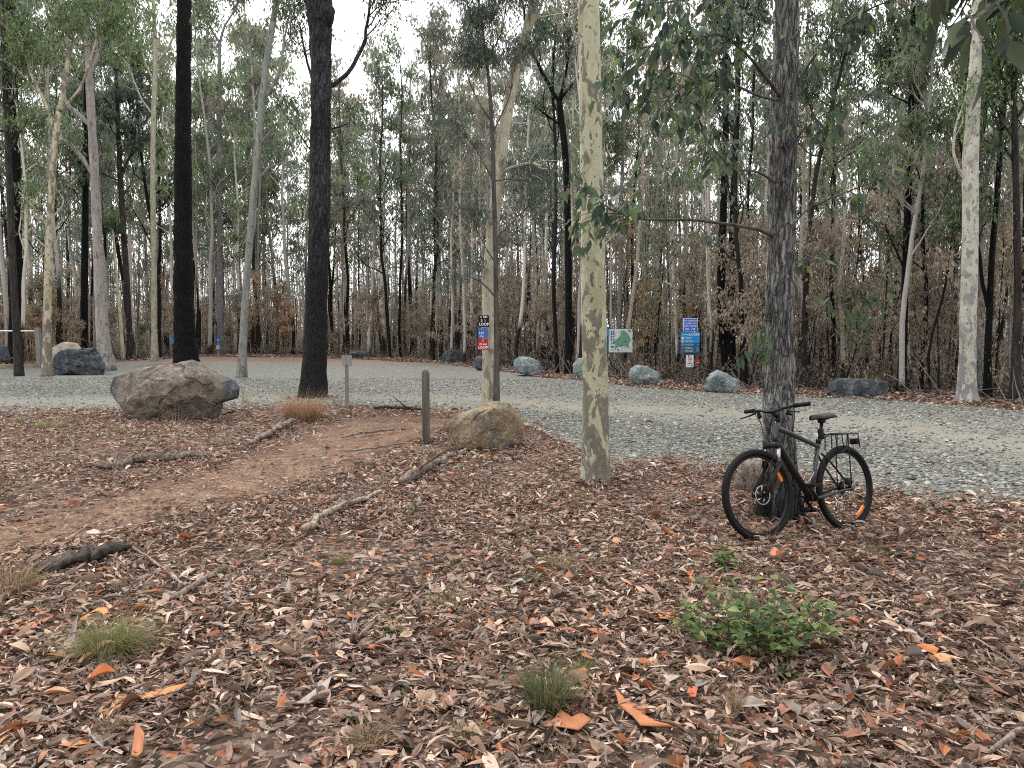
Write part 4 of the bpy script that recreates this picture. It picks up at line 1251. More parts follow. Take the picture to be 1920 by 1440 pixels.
# scorched saplings of the understorey
cnt = 0
while cnt < 260:
    px = rf.uniform(-80, 2000)
    y = edge_y(px) + 2.5 + rf.beta(1.0, 1.8) * 26
    if blocked(px, y):
        continue
    H, pr = SAPS[rf.integers(0, len(SAPS))]
    u = rf.uniform()
    rust = 0.55 if (px < 160 or 450 < px < 620 or 1130 < px < 1260) else 0.08
    cm = 'cr_rust' if u < rust else 'cr_brown' if u < .85 else 'cr_olive'
    tm = 'bg_char' if rf.uniform() < .6 else 'bg_grey'
    lk = {'cr_rust': 'rusty', 'cr_brown': 'scorched brown', 'cr_olive': 'olive'}[cm]
    lab = f"{lk} sapling, {TM[tm]} stem, {'near' if y - edge_y(px) < 9 else 'far'} behind {mark(px)}"
    place('sapling', px, y, pr, tm, cm, 'sapling', lab, 'saplings behind ' + mark(px), rf.uniform(.6, 1.1))
    cnt += 1
#@@FARMASS
# the same wood carries on behind the viewer and to both sides; it shades the near faces of the trunks
sw, sf = MB(), MB()
r = np.random.default_rng(66)
for k in range(120):
    a = r.uniform(R(128), R(412))                  # every direction but the view ahead
    d_ = r.uniform(11, 46) if a < R(400) and a > R(140) else r.uniform(20, 46)
    x, y = d_ * math.cos(a - R(0)), d_ * math.sin(a)
    if y > 0.85 * abs(x) - 8:
        continue
    H = r.uniform(13, 22)
    z = np.array([-.3, H * .4, H])
    sw.tube(np.stack([x + r.normal(0, .02) * z, y + 0 * z, z], -1), np.array([.14, .1, .03]), 5, False, np.array([.2, .19, .18]) * r.uniform(.2, 1.2))
    tips = np.stack([x + r.normal(0, 1.5, 70), y + r.normal(0, 1.5, 70), r.uniform(H * .25, H, 70)], -1)
    hang_leaves(r, sf, tips, 8, .34, .42, .16, GREEN)
    tips = np.stack([x + r.normal(0, 1.5, 14), y + r.normal(0, 1.5, 14), r.uniform(.2, 4, 14)], -1)
    hang_leaves(r, sf, tips, 8, .34, .42, .16, SCORCH)
so_ = empty('surrounding_forest', (0, 0, 0))
tag(so_, 'the wood carrying on outside the frame beside and behind the viewer', 'forest', None, 'stuff')
tag(sw.build('trunks', M['litter'], so_), kind='stuff')
tag(sf.build('foliage', M['leaf'], so_, smooth=False), kind='stuff')
# charred sticks and low dead growth on the forest floor
db = MB()
r = np.random.default_rng(55)
for k in range(3600):
    px = r.uniform(-100, 2020)
    y = edge_y(px) + 1.2 + r.gamma(1.6, 5.0)
    x = (px - 960) / FPX * y
    L = r.gamma(2.5, .28) + .15
    a = r.uniform(0, 6.28)
    up_ = abs(r.normal(0, .35)) if r.uniform() < .8 else r.uniform(.6, 1.4)
    d_ = np.array([math.cos(a) * math.cos(up_), math.sin(a) * math.cos(up_), math.sin(up_)])
    b0 = np.array([x, y, float(gz(x, y)) + .01])
    c0 = np.array([.02, .018, .017]) if r.uniform() < .5 else np.array([.24, .21, .19]) * r.uniform(.4, 1.2)
    db.tube([b0, b0 + d_ * L * .5 + r.normal(0, .03, 3) * L, b0 + d_ * L], [.02 * r.uniform(.3, 1.2), .012, .004], 4, False, c0)
tag(db.build('forest_debris', M['litter'], smooth=False), 'charred sticks and dead growth on the forest floor', 'forest debris', kind='stuff')
db = MB()
n_ = 2600
px = r.uniform(-100, 2020, n_)
ey = np.array([edge_y(a) for a in px]) + 1.8 + r.gamma(1.8, 4.5, n_)
tx = (px - 960) / FPX * ey
hang_leaves(r, db, np.stack([tx, ey, np.abs(r.normal(0, .55, n_)) + .1], -1), 14, .22, .13, .04, SCORCH + [(.07, .055, .045), (.10, .11, .06)])
tag(db.build('dead_undergrowth', M['leaf'], smooth=False), 'low scorched undergrowth along the forest edge', 'undergrowth', kind='stuff')
# the far wood that reads as one mass
fw = MB()
fl = MB()
r = np.random.default_rng(5)
for k in range(1500):
    px = r.uniform(-250, 2170) if r.uniform() < .7 else r.uniform(-250, 1000)
    y = edge_y(px) + 30 + r.uniform(0, 1) ** 0.8 * 85
    x = (px - 960) / FPX * y
    H = r.uniform(9, 16.5) * (1 if px > 500 else 1.25) * (1 if px < 1300 else .85)
    ln = r.normal(0, .03, 2)
    z = np.array([-.3, H * .3, H * .65, H])
    pts = np.stack([x + ln[0] * z + r.normal(0, .12, 4), y + ln[1] * z, z], -1)
    g = r.uniform(.25, 1.15)
    cc_ = np.array([.46, .44, .42]) * g if r.uniform() < .75 else np.array([.03, .027, .026])
    fw.tube(pts, np.array([1, .85, .6, .25]) * r.uniform(.045, .12), 4, False, cc_)
    tips = []
    nt_ = 11
    zc = r.uniform(H * .45, H, nt_)
    aa = r.uniform(0, 6.28, nt_)
    rr_ = r.uniform(.2, 1.9, nt_)
    tips = np.stack([x + np.cos(aa) * rr_, y + np.sin(aa) * rr_, zc], -1)
    u = r.uniform()
    pal = BLUEG if u < .4 else GREEN if u < .65 else OLIVE if u < .8 else SCORCH
    hang_leaves(r, fl, tips, 7, .26, .36, .13, np.array(pal) * 1.35)
    # low scorched scrub
    tips = np.stack([x + r.normal(0, 1.6, 28), y + r.normal(0, 1.6, 28), r.uniform(0, 1, 28) ** 1.5 * 6.5], -1)
    hang_leaves(r, fl, tips, 7, .38, .32, .12, np.array(SCORCH if u < .7 else OLIVE) * 1.3)
for k in range(420):                 # thin straight poles filling the depth of the wood
    px = r.uniform(-150, 2070)
    y = edge_y(px) + 7 + r.uniform(0, 1) * 42
    if blocked(px, y):
        continue
    x = (px - 960) / FPX * y
    H = r.uniform(7, 15)
    ln = r.normal(0, .025, 2)
    z = np.array([-.3, H * .3, H * .65, H])
    pts = np.stack([x + ln[0] * z + r.normal(0, .09, 4), y + ln[1] * z, z], -1)
    fw.tube(pts, np.array([1, .85, .6, .25]) * r.uniform(.022, .06), 5, False, np.array([.44, .42, .40]) * r.uniform(.35, 1.2) if r.uniform() < .7 else np.array([.03, .028, .027]))
    for q_ in range(4):
        b0 = pts[2] * r.uniform(.75, 1) + (pts[3] - pts[2]) * r.uniform(0, 1)
        b0[:2] = pts[2][:2]
        a = r.uniform(0, 6.28)
        e1 = b0 + np.array([math.cos(a), math.sin(a), 1.3]) * r.uniform(.4, 1.3)
        fw.tube([b0, (b0 + e1) / 2 + r.normal(0, .08, 3), e1], [.016, .012, .006], 4, False, (.2, .19, .18))
        if r.uniform() < .6:
            hang_leaves(r, fl, [e1], 14, .28, .26, .08, [GREEN, BLUEG, SCORCH][r.integers(0, 3)])
fo = empty('far_forest', (0, 0, 0))
tag(fo, 'the far wood of thin trunks and leaves closing the view', 'forest', None, 'stuff')
a_ = fw.build('trunks', M['litter'], fo)
b_ = fl.build('foliage', M['leaf'], fo, smooth=False)
tag(a_, kind='stuff')
tag(b_, kind='stuff')
# ------------------------------------------------------------------ boulders
def boulder(name, outline, d, depth, mat, label, seed, group=None, planes=26, rough=0.05, nsub=(150, 80), front=0.35, strata=None):
    """outline: silhouette as photo pixels (clockwise), d: distance of the nearest foot, depth: half thickness in metres"""
    r = np.random.default_rng(seed)
    px = np.array(outline, float)
    cx, cy = (px[:, 0].min() + px[:, 0].max()) / 2, (px[:, 1].min() * .45 + px[:, 1].max() * .55)
    dc = d + depth * 0.55
    ctr = P(cx, cy, dc)
    pts = np.array([P(a, b, dc) for a, b in px]) - ctr
    p2 = pts[:, [0, 2]]
    ths = np.linspace(0, 2 * math.pi, nsub[0], endpoint=False)
    rr = np.zeros(nsub[0])
    for k, t in enumerate(ths):
        dx, dz = math.cos(t), math.sin(t)
        best = 0
        for i in range(len(p2)):
            a, b = p2[i], p2[(i + 1) % len(p2)]
            e = b - a
            den = dx * e[1] - dz * e[0]
            if abs(den) < 1e-12:
                continue
            s_ = (a[0] * e[1] - a[1] * e[0]) / den
            u_ = (a[0] * dz - a[1] * dx) / den
            if s_ > 0 and -1e-6 <= u_ <= 1 + 1e-6:
                best = max(best, s_)
        rr[k] = best
    ph = np.linspace(-math.pi / 2, math.pi / 2, nsub[1])
    cosp = np.clip(np.cos(ph), 0, 1) ** 0.62
    Tn, Pn = np.meshgrid(ths, ph)
    Rn = rr[None, :] * cosp[:, None]
    V = np.stack([Rn * np.cos(Tn), depth * np.sin(Pn) + 0 * Rn, Rn * np.sin(Tn)], -1)
    size = rr.mean()
    Vf = V.reshape(-1, 3)
    for _ in range(planes):
        nv = unit(np.array([r.normal(0, .8), -abs(r.normal(0, 1)) * (1 if r.uniform() < .8 else -1), r.normal(0.1, .6)]))
        dd = Vf @ nv
        lim = dd.max() * r.uniform(1 - front, 0.93)
        over = np.clip(dd - lim, 0, None)
        # keep the silhouette: planes act only where the surface faces the viewer or away from him
        wgt = np.clip(np.abs(Vf[:, 1]) / depth * 1.6, 0, 1)
        Vf = Vf - (over * wgt * 0.92)[:, None] * nv
    q = (Vf + ctr) / size
    nn = fbm(q * 2.2, seed, 3, .5)
    fine = fbm(q * 9, seed + 3, 3, .55)
    dirn = Vf / (np.linalg.norm(Vf, axis=1)[:, None] + 1e-9)
    # broken faces: each cell of the surface is cut by a plane of its own
    for ns, amp in ((26, 1.0), (110, .38)):
        sd = Vf[r.integers(0, len(Vf), ns)]
        gr = r.normal(0, 1, (ns, 3))
        ofs = r.normal(0, .35, ns)
        qq_ = Vf + np.stack([nn, fine, nn], -1) * size * .06
        dd = ((qq_[:, None, :] - sd[None]) ** 2).sum(-1)
        idx = dd.argmin(1)
        disp_ = ((Vf - sd[idx]) * gr[idx]).sum(1) * .42 / size + ofs[idx] * .22
        Vf = Vf + dirn * (np.clip(disp_, -.6, .6) * rough * 1.7 * amp * size)[:, None]
    Vf = Vf + dirn * ((nn * rough * .6 + fine * rough * .16) * size)[:, None]
    if strata:
        Vf = Vf + dirn * (np.sign(np.sin((Vf[:, 2] + .25 * Vf[:, 0] + .1 * nn * size) / size * strata)) * 0.02 * size)[:, None]
    gzc = float(gz(ctr[0], ctr[1]))
    root_loc = np.array([ctr[0], ctr[1], gzc])
    Vf = Vf + ctr - root_loc
    i = np.arange(nsub[1] - 1)[:, None] * nsub[0]
    j = np.arange(nsub[0])[None, :]
    k = (j + 1) % nsub[0]
    Q = np.stack([i + j, i + k, i + nsub[0] + k, i + nsub[0] + j], -1).reshape(-1, 4)
    m_ = MB()
    ex = np.abs(Vf[:, 0]) / np.abs(Vf[:, 0]).max()
    lz = (Vf[:, 2] - Vf[:, 2].min()) / np.ptp(Vf[:, 2])
    e_ = np.clip((ex - .62) * 2.4, 0, 1) + np.clip((.28 - lz) * 2.5, 0, 1)
    m_.add(Vf, Q, None, np.stack([np.clip(e_, 0, 1)] * 3, -1))
    o = m_.build(name, M[mat], None, smooth=False)
    o.location = tuple(root_loc)
    return tag(o, label, 'boulder', group)

boulder('boulder', [(205, 728), (210, 706), (235, 700), (262, 692), (300, 686), (340, 680), (362, 675), (376, 683), (392, 694), (412, 700), (430, 710), (441, 730), (440, 746), (420, 754), (410, 760), (404, 778), (396, 789), (350, 793), (290, 794), (256, 784), (242, 770), (228, 757), (212, 748)],
        14.3, 0.75, 'rock_brown', 'big brown crusted boulder with dark jutting ends left of the path', 3, planes=26, rough=.085, nsub=(220, 120))
boulder('boulder', [(840, 815), (843, 790), (856, 778), (880, 769), (905, 760), (935, 753), (955, 756), (968, 770), (984, 795), (985, 812), (974, 832), (950, 841), (915, 845), (880, 848), (858, 840), (843, 830)],
        10.6, 0.42, 'rock_tan', 'tan rounded sandstone boulder beside the wooden bollard', 6, planes=20, rough=.07, nsub=(180, 100))
RG = 'boulders edging the car park'
boulder('boulder', [(97, 690), (98, 672), (108, 660), (130, 655), (155, 654), (178, 654), (192, 670), (197, 690), (188, 703), (160, 704), (110, 702)], 30.0, .7, 'rock_dark', 'dark layered slate boulder between two gum trunks at the left', 9, RG, 20, .10, strata=14)
boulder('boulder', [(97, 668), (104, 650), (122, 641), (140, 643), (156, 655), (160, 680), (100, 690)], 32.5, .6, 'rock_cream', 'rounded cream boulder showing behind the dark slate boulder', 12, RG, 14, .03)
boulder('boulder', [(-22, 676), (-18, 656), (0, 647), (12, 648), (17, 662), (17, 676), (5, 680), (-18, 680)], 35, .5, 'rock_dark', 'dark pale-topped boulder cut by the left edge of the picture', 15, RG, 14, .05)
boulder('boulder', [(653, 671), (656, 660), (668, 657), (690, 659), (698, 667), (696, 672), (675, 674)], 51, .8, 'rock_dark', 'low dark flat boulder far off behind the small post with a plate', 18, RG, 14, .05)
boulder('boulder', [(826, 679), (830, 664), (845, 655), (862, 656), (872, 667), (880, 679), (856, 682)], 43, .9, 'rock_dark', 'triangular grey blue boulder at the far side left of the trail markers', 21, RG, 16, .05)
boulder('boulder', [(889, 690), (890, 672), (899, 667), (925, 668), (940, 680), (938, 694), (900, 697)], 34, .5, 'rock_dark', 'boulder half hidden behind the trail marker gum', 24, RG, 14, .05)
boulder('boulder', [(964, 690), (965, 675), (975, 669), (994, 669), (1008, 676), (1018, 690), (1017, 703), (1005, 706), (985, 702), (968, 699)], 29.6, .55, 'rock_blue', 'round blue grey boulder between the trail marker gum and the forked tree', 27, RG, 18, .085)
boulder('boulder', [(1072, 700), (1074, 682), (1085, 673), (1105, 672), (1130, 684), (1134, 700), (1120, 711), (1080, 711)], 27.6, .55, 'rock_blue', 'blue grey boulder half hidden behind the spotted gum', 30, RG, 18, .085)
boulder('boulder', [(1178, 700), (1180, 690), (1192, 685), (1215, 684), (1228, 694), (1238, 704), (1240, 716), (1234, 724), (1212, 724), (1190, 718), (1180, 710)], 23.8, .5, 'rock_blue', 'blue grey boulder lying below the map board', 33, RG, 20, .10)
boulder('boulder', [(1320, 730), (1325, 712), (1335, 700), (1345, 695), (1362, 700), (1378, 710), (1387, 714), (1387, 737), (1360, 738), (1335, 735)], 20.7, .45, 'rock_blue', 'pale blue boulder with a bright sloping top right of the loops sign', 36, RG, 20, .09)
boulder('boulder', [(1549, 740), (1556, 722), (1568, 710), (1600, 709), (1640, 712), (1667, 715), (1664, 735), (1655, 748), (1620, 747), (1580, 745)], 19.0, .55, 'rock_dark', 'long flat topped dark boulder right of the bicycle tree', 39, RG, 20, .08)

# ------------------------------------------------------------------ fallen branches along the path
def log(name, pts, label, mat='deadwood', stubs=0, seed=0, group='dead branches lying by the path'):
    """pts: (px, py, width px) where the branch lies on the ground"""
    r = np.random.default_rng(seed)
    W, rad = [], []
    for px, py, wp in pts:
        g = G(px, py)
        rr = wp / FPX * g[1] / 2
        W.append([g[0], g[1] + rr * .5, float(gz(g[0], g[1])) + rr * 0.7 + .042])
        rad.append(rr)
    W = np.array(W)
    pp, rr = smooth_path(W, rad, .04)
    base = W[0] * [1, 1, 0] + [0, 0, float(gz(W[0][0], W[0][1]))]
    pp = pp + np.stack([fbm(pp * 5, seed + 1, 3), fbm(pp * 5, seed + 2, 3), fbm(pp * 5, seed + 3, 3) * .6], -1) * rr[:, None] * 1.3
    m_ = MB()
    brk = np.ones(len(rr))
    brk[:3] *= [.55, .8, .95]
    m_.tube(pp - base, rr * .8 * (1 + .3 * vnoise(pp * 6, seed + 9)) * brk, 14, True, None, lambda p, th: 0.38 * fbm(p * np.array([22, 22, 22]), seed, 4, .65) + .18 * np.sign(np.sin(th * 2 + seed))[None, :] * (vnoise(p * 4, seed) > .1))
    for k in range(stubs):
        i = r.integers(2, len(pp) - 2)
        dd = unit([r.normal(), r.normal(), abs(r.normal(0, .4)) + .1])
        sp, sr = limb_path(r, pp[i] - base, dd, rr[i] * r.uniform(5, 12), rr[i] * .4, rr[i] * .15, 0, -.1, .2, 6)
        m_.tube(sp, sr, 5, True)
    o = m_.build(name, M[mat])
    o.location = tuple(base)
    return tag(o, label, 'dead branch', group)
M['deadwood'] = m_bark('weathered_dead_wood', (0.03, 0.024, 0.02), (0.30, 0.245, 0.205), 40, .9, .01)
M['deadpale'] = m_bark('pale_weathered_wood', (0.07, 0.055, 0.045), (0.50, 0.42, 0.35), 40, .9, .008)
M['deadblack'] = m_bark('black_rotten_wood', (0.008, 0.007, 0.007), (0.10, 0.085, 0.075), 26, .9, .012)
log('fallen_branch', [(560, 1004, 15), (600, 984, 15), (640, 961, 14), (690, 940, 11), (712, 928, 8)], 'pale broken branch lying on the near side of the dirt path', 'deadpale', 1, 1)
log('fallen_branch', [(758, 912, 20), (785, 893, 18), (815, 876, 14), (848, 862, 11), (875, 851, 9)], 'grey branch lying before the tan boulder', 'deadwood', 2, 2)
log('fallen_branch', [(178, 892, 13), (225, 884, 16), (275, 872, 15), (330, 868, 13), (380, 860, 11), (425, 853, 8)], 'dark branch lying along the far side of the path below the big brown boulder', 'deadwood', 2, 3)
log('fallen_branch', [(468, 840, 9), (500, 824, 12), (530, 806, 12), (555, 797, 10)], 'grey branch lying toward the big black trunk with the dry tuft', 'deadwood', 2, 4)
log('fallen_branch', [(60, 1082, 34), (115, 1070, 40), (170, 1056, 36), (225, 1040, 22), (275, 1030, 10)], 'black rotten log on the near side of the path at the left', 'deadblack', 2, 5)
log('fallen_branch', [(318, 1142, 14), (355, 1118, 16), (390, 1096, 15), (427, 1073, 10)], 'short brown stick pointing up right near the black rotten log', 'deadwood', 0, 6)
log('fallen_branch', [(250, 1036, 6), (285, 1058, 7), (315, 1082, 8), (342, 1112, 7)], 'thin forked stick sloping down right from the black rotten log', 'deadpale', 1, 7)
log('fallen_branch', [(700, 772, 5), (735, 771, 8), (770, 773, 9), (792, 775, 5)], 'dark log end on the gravel edge behind the bollard', 'deadblack', 1, 8)
log('fallen_branch', [(640, 822, 4), (670, 818, 6), (700, 814, 5), (738, 810, 4)], 'thin dark stick crossing the path left of the bollard', 'deadwood', 1, 9)
log('fallen_branch', [(640, 850, 3), (680, 846, 4), (720, 842, 4), (755, 840, 3)], 'thin stick lying near the foot of the bollard', 'deadwood', 2, 10)
log('fallen_branch', [(1672, 1160, 4), (1700, 1186, 5), (1750, 1218, 6), (1790, 1238, 4)], 'thin curved twig lying right of the green shrub', 'deadwood', 1, 11)
log('fallen_branch', [(1855, 1442, 12), (1880, 1420, 14), (1905, 1400, 13), (1935, 1385, 10)], 'stick cut by the bottom right corner', 'deadwood', 0, 12)
log('fallen_branch', [(1170, 708, 1.5), (1230, 702, 2.2), (1265, 706, 2.4), (1310, 714, 1.6)], 'long pale stick on the ground behind the boulder and the loops sign', 'deadpale', 0, 13)
log('fallen_branch', [(370, 656, 1.6), (385, 655, 2), (400, 657, 1.6)], 'short pale stick at the forest edge by the thick black trunk', 'deadpale', 0, 14)

o_g = G(1405, 916)
r = np.random.default_rng(77)
m_ = MB()
m_.tube([(0, 0, -.1), (0, 0, .06), (.01, 0, .16), (.02, 0, .27)], [.17, .15, .14, .12], 28, True, None, lambda p, th: .22 * fbm(p * np.array([9, 9, 3]), 5, 4, .6) + .2 * np.exp(-np.clip(p[..., 2], 0, 9) / .08) * (np.cos(th * 4) > 0))
o = m_.build('tree_stump', M['deadwood'])
o.location = (o_g[0], o_g[1], float(gz(o_g[0], o_g[1])))
tag(o, 'low rotten stump seen through the bicycle front wheel', 'stump')

# ------------------------------------------------------------------ posts, signs, barrier
M['post'] = m_bark('weathered_timber', (0.060, 0.053, 0.048), (0.165, 0.148, 0.135), 26, .08, .003)
M['post_grey'] = m_bark('grey_timber', (0.14, 0.135, 0.13), (0.28, 0.27, 0.26), 26, .08, .003)
M['timber'] = m_bark('tan_timber', (0.20, 0.15, 0.11), (0.42, 0.33, 0.26), 22, 1.0, .004)
M['white'] = plain('white_paint', (0.74, 0.75, 0.77), .45)
M['whitemetal'] = plain('white_metal', (0.62, 0.64, 0.66), .4)
M['blue'] = plain('sign_blue', (0.012, 0.12, 0.66), .4)
M['skyblue'] = plain('board_blue', (0.02, 0.28, 0.66), .4)
M['deepteal'] = plain('board_teal', (0.012, 0.12, 0.25), .4)
M['lightblue'] = plain('light_blue_plate', (0.10, 0.33, 0.72), .4)
M['markerblue'] = plain('marker_blue', (0.05, 0.14, 0.42), .45)
M['red'] = plain('marker_red', (0.42, 0.022, 0.028), .45)
M['red2'] = plain('small_sign_red', (0.60, 0.04, 0.04), .45)
M['black'] = plain('marker_black', (0.007, 0.007, 0.008), .45)
M['mapbg'] = plain('map_pale', (0.74, 0.82, 0.80), .4)
M['mapgreen'] = plain('map_green', (0.20, 0.42, 0.28), .4)
M['yellow'] = plain('icon_yellow', (0.72, 0.52, 0.10), .4)
M['frame'] = plain('dark_green_frame', (0.02, 0.06, 0.06), .4)
M['plate'] = plain('grey_plate', (0.26, 0.255, 0.25), .6)
def text(parent, s, x, z, size, mat, y=-.004, name='lettering', align='CENTER', bold=0.0, xs=1.0):
    c_ = bpy.data.curves.new(name, 'FONT')
    c_.body = s
    c_.size = size
    c_.align_x = align
    c_.align_y = 'CENTER'
    c_.extrude = 0.0008
    c_.offset = bold
    c_.resolution_u = 3
    c_.materials.append(M[mat])
    o = bpy.data.objects.new(name, c_)
    C.objects.link(o)
    o.parent = parent
    o.location = (x, y, z)
    o.rotation_euler = (R(90), 0, 0)
    o.scale = (xs, 1, 1)
    return o
def boxpart(parent, name, lo, hi, mat, bev=0.003):
    m_ = MB()
    m_.box(lo, hi, bev)
    o = m_.build(name, M[mat], parent, smooth=False)
    return o
def bars(parent, name, rects, mat, y=-.004):
    m_ = MB()
    for x0, z0, x1, z1 in rects:
        m_.box((x0, y, z0), (x1, y + .003, z1))
    return m_.build(name, M[mat], parent, smooth=False)
def sgn(name, px, py, label, cat, group=None, rz=0.0):
    g = G(px, py)
    return empty(name, (g[0], g[1], float(gz(g[0], g[1]))), rz, label, cat, group), g[1] / FPX

# wooden bollard
o, u = sgn('wooden_bollard', 799, 828, 'square brown timber bollard beside the tan boulder', 'bollard')
hw_ = 6.6 * u
m_ = MB()
m_.box((-hw_, -hw_, -.2), (hw_, hw_, 134 * u), .008)
m_.build('post', M['post'], o, False)
m_ = MB()
m_.add([(-hw_, -hw_, 134 * u), (hw_, -hw_, 134 * u), (hw_, hw_, 134 * u), (-hw_, hw_, 134 * u), (-hw_ * .6, -hw_ * .6, 139 * u), (hw_ * .6, -hw_ * .6, 139 * u), (hw_ * .6, hw_ * .6, 139 * u), (-hw_ * .6, hw_ * .6, 139 * u)],
       [[0, 1, 5, 4], [1, 2, 6, 5], [2, 3, 7, 6], [3, 0, 4, 7], [4, 5, 6, 7]])
m_.build('chamfered_top', M['post'], o, False)

# small post with a plate
o, u = sgn('marker_post', 651, 769, 'thin grey post with a small square plate near the dry tuft', 'marker post')
boxpart(o, 'post', (-3.2 * u, -2 * u, -.2), (3.2 * u, 2 * u, 99 * u), 'post_grey')
boxpart(o, 'plate', (-8.5 * u, -3.2 * u, 82 * u), (10.5 * u, -2.1 * u, 101 * u), 'plate', .004)
bars(o, 'plate_edge', [(-1 * u, 82 * u, 0.6 * u, 101 * u)], 'post_grey', -3.6 * u)

# trail markers on the leaning cream gum
def marker(px0, px1, py0, py1, mat, lines, label):
    d = 17.0
    a, b = P(px0, py1, d), P(px1, py0, d)
    u = d / FPX
    W_, H_ = b[0] - a[0], b[2] - a[2]
    o = MB()
    o.box((-W_ / 2, 0, 0), (W_ / 2, .012, H_), .003)
    o = o.build('trail_marker', M[mat], None, False)
    o.location = ((a[0] + b[0]) / 2, d + .02, a[2])
    tag(o, label, 'trail marker', 'trail markers on the leaning gum')
    for s, x, z, sz in lines:
        text(o, s, x * W_, z * H_, sz * H_, 'white', -.004, bold=.002)
    return o
marker(897, 917, 591, 613, 'black', [('3  KM', 0, .84, .24), ('5', -.2, .53, .28), (')', .12, .53, .26), ('LOOP', 0.02, .22, .32)], 'black plate reading loop, topmost marker on the leaning cream gum')
marker(896, 915, 614, 634, 'markerblue', [('1', -.1, .84, .2), ('L.M', -.15, .48, .3), ('Or', -.1, .17, .24)], 'blue plate between the black and red markers on the leaning cream gum')
marker(896, 915, 634.6, 656, 'red', [('1', 0, .80, .3), ('25 km', 0, .50, .26), ('LOOP', 0, .2, .32)], 'red plate reading 1, lowest marker on the leaning cream gum')

# map board
o, u = sgn('map_board', 1164, 700, 'wide map board with a green map on two grey posts', 'notice board')
o.rotation_euler.z = R(-4)
x0, x1, z0, z1 = -46 * u, 22.5 * u, 38.5 * u, 84 * u
boxpart(o, 'panel', (x0, 0, z0), (x1, .05, z1), 'frame', .01)
boxpart(o, 'map_sheet', (-23 * u, -.006, z0 + .9 * u), (x1 - 1.1 * u, .002, z1 - .8 * u), 'mapbg', 0)
boxpart(o, 'side_sheet', (x0 + u, -.006, z0 + .9 * u), (-23.3 * u, .002, z1 - .8 * u), 'deepteal', 0)
m_ = MB()
mp_ = [(388, 345), (432, 345), (478, 372), (505, 400), (530, 440), (548, 470), (545, 520), (520, 560), (508, 615), (430, 600), (370, 610), (330, 625), (300, 668), (298, 600), (305, 570), (235, 572), (232, 545), (275, 545), (300, 500), (340, 470), (385, 420), (395, 400), (383, 375)]
def mc(a, b):   # board drawing coordinates (zoomed photo) to board coordinates
    return ((a - 395) / 8.727 * u, (700 - (580 + b / 8.727)) * u)
m_.poly([mc(a, b) for a, b in mp_], -.010, -.0062)
m_.build('map', M['mapgreen'], o, False)
bars(o, 'header', [(*mc(160, 440), *mc(205, 322))], 'lightblue', -.011)
bars(o, 'map_key', [(*mc(228, y_ + 22), *mc(250, y_)) for y_ in (350, 375, 400, 435, 470, 497)] + [(*mc(262, y_ + 20), *mc(286, y_)) for y_ in (345, 375, 400, 440, 480, 515)] + [(*mc(230, 625), *mc(278, 600)), (*mc(335, 675), *mc(358, 645)), (*mc(500, 362), *mc(556, 345))], 'markerblue', -.012)
bars(o, 'trail_marks', [(*mc(a, b + 6), *mc(a + w_, b)) for a, b, w_ in [(455, 398, 14), (460, 432, 10), (520, 415, 8), (350, 485, 16), (400, 472, 14), (450, 470, 18), (475, 527, 22), (385, 515, 8), (340, 565, 14), (430, 588, 10), (455, 638, 22), (240, 645, 14), (240, 665, 14)]], 'black', -.0135)
for xp in (-16, 14.5):
    boxpart(o, 'post', (xp * u - 3 * u, .052, -.2), (xp * u + 3 * u, .14, z0 + (30 * u)), 'post_grey')

# loops sign cluster
o, u = sgn('loops_sign', 1293, 719, 'blue trail sign cluster on a timber post, reading overflow car park and loops', 'sign')
boxpart(o, 'post', (-6 * u, .03, -.2), (6 * u, .15, 118 * u), 'post')
f1 = boxpart(o, 'direction_plate', (-13.5 * u, 0, 97 * u), (13.5 * u, .025, 121.6 * u), 'white', .004)
boxpart(f1, 'blue_face', (-12.6 * u, -.004, 97.9 * u), (12.6 * u, .004, 120.7 * u), 'blue', 0)
for k, s in enumerate(['MTB OVERFLOW', 'CAR PARK AND', 'EVENT CENTRE']):
    text(f1, s, 0, (117 - k * 5.2) * u, 4.6 * u, 'white', -.007, bold=.0015, xs=.72)
text(f1, '800m', -5.5 * u, 101.5 * u, 4.6 * u, 'white', -.007, bold=.0015, xs=.8)
m_ = MB()
m_.poly([(.5 * u, 101 * u), (6 * u, 101 * u), (6 * u, 99.6 * u), (10 * u, 101.7 * u), (6 * u, 103.8 * u), (6 * u, 102.4 * u), (.5 * u, 102.4 * u)], -.008, -.0045)
m_.build('arrow', M['white'], f1, False)
f2 = boxpart(o, 'loops_board', (-18 * u, -.005, 56.5 * u), (18 * u, .025, 95.8 * u), 'deepteal', .006)
boxpart(f2, 'upper_face', (-17.8 * u, -.009, 76 * u), (17.8 * u, -.0052, 95.4 * u), 'skyblue', 0)
text(f2, 'LOOPS', 7 * u, 91.2 * u, 6.6 * u, 'white', -.012, bold=.002, xs=.95)
text(f2, 'PARKLANDS', -8.6 * u, 91.2 * u, 3 * u, 'white', -.012, bold=.001, xs=.8)
for k, (mt, zc) in enumerate([('mapbg', 84.6), ('yellow', 78.6), ('lightblue', 72.6), ('red2', 66.6), ('deepteal', 61)]):
    boxpart(f2, 'loop_icon', (-16.4 * u, -.012, (zc - 2.1) * u), (-12.4 * u, -.0092, (zc + 2.1) * u), mt if k < 4 else 'markerblue', 0)
    bars(f2, 'text_lines', [(-10.5 * u, (zc + .6) * u, (3 + 2 * (k % 3)) * u, (zc + 1.3) * u), (-10.5 * u, (zc - 1.2) * u, (6 if k else 2) * u, (zc - .5) * u)], 'whitemetal', -.012)
    text(f2, 'O' if k in (3, 4) else '<', 13.5 * u, zc * u, 4.4 * u, 'mapbg', -.012)
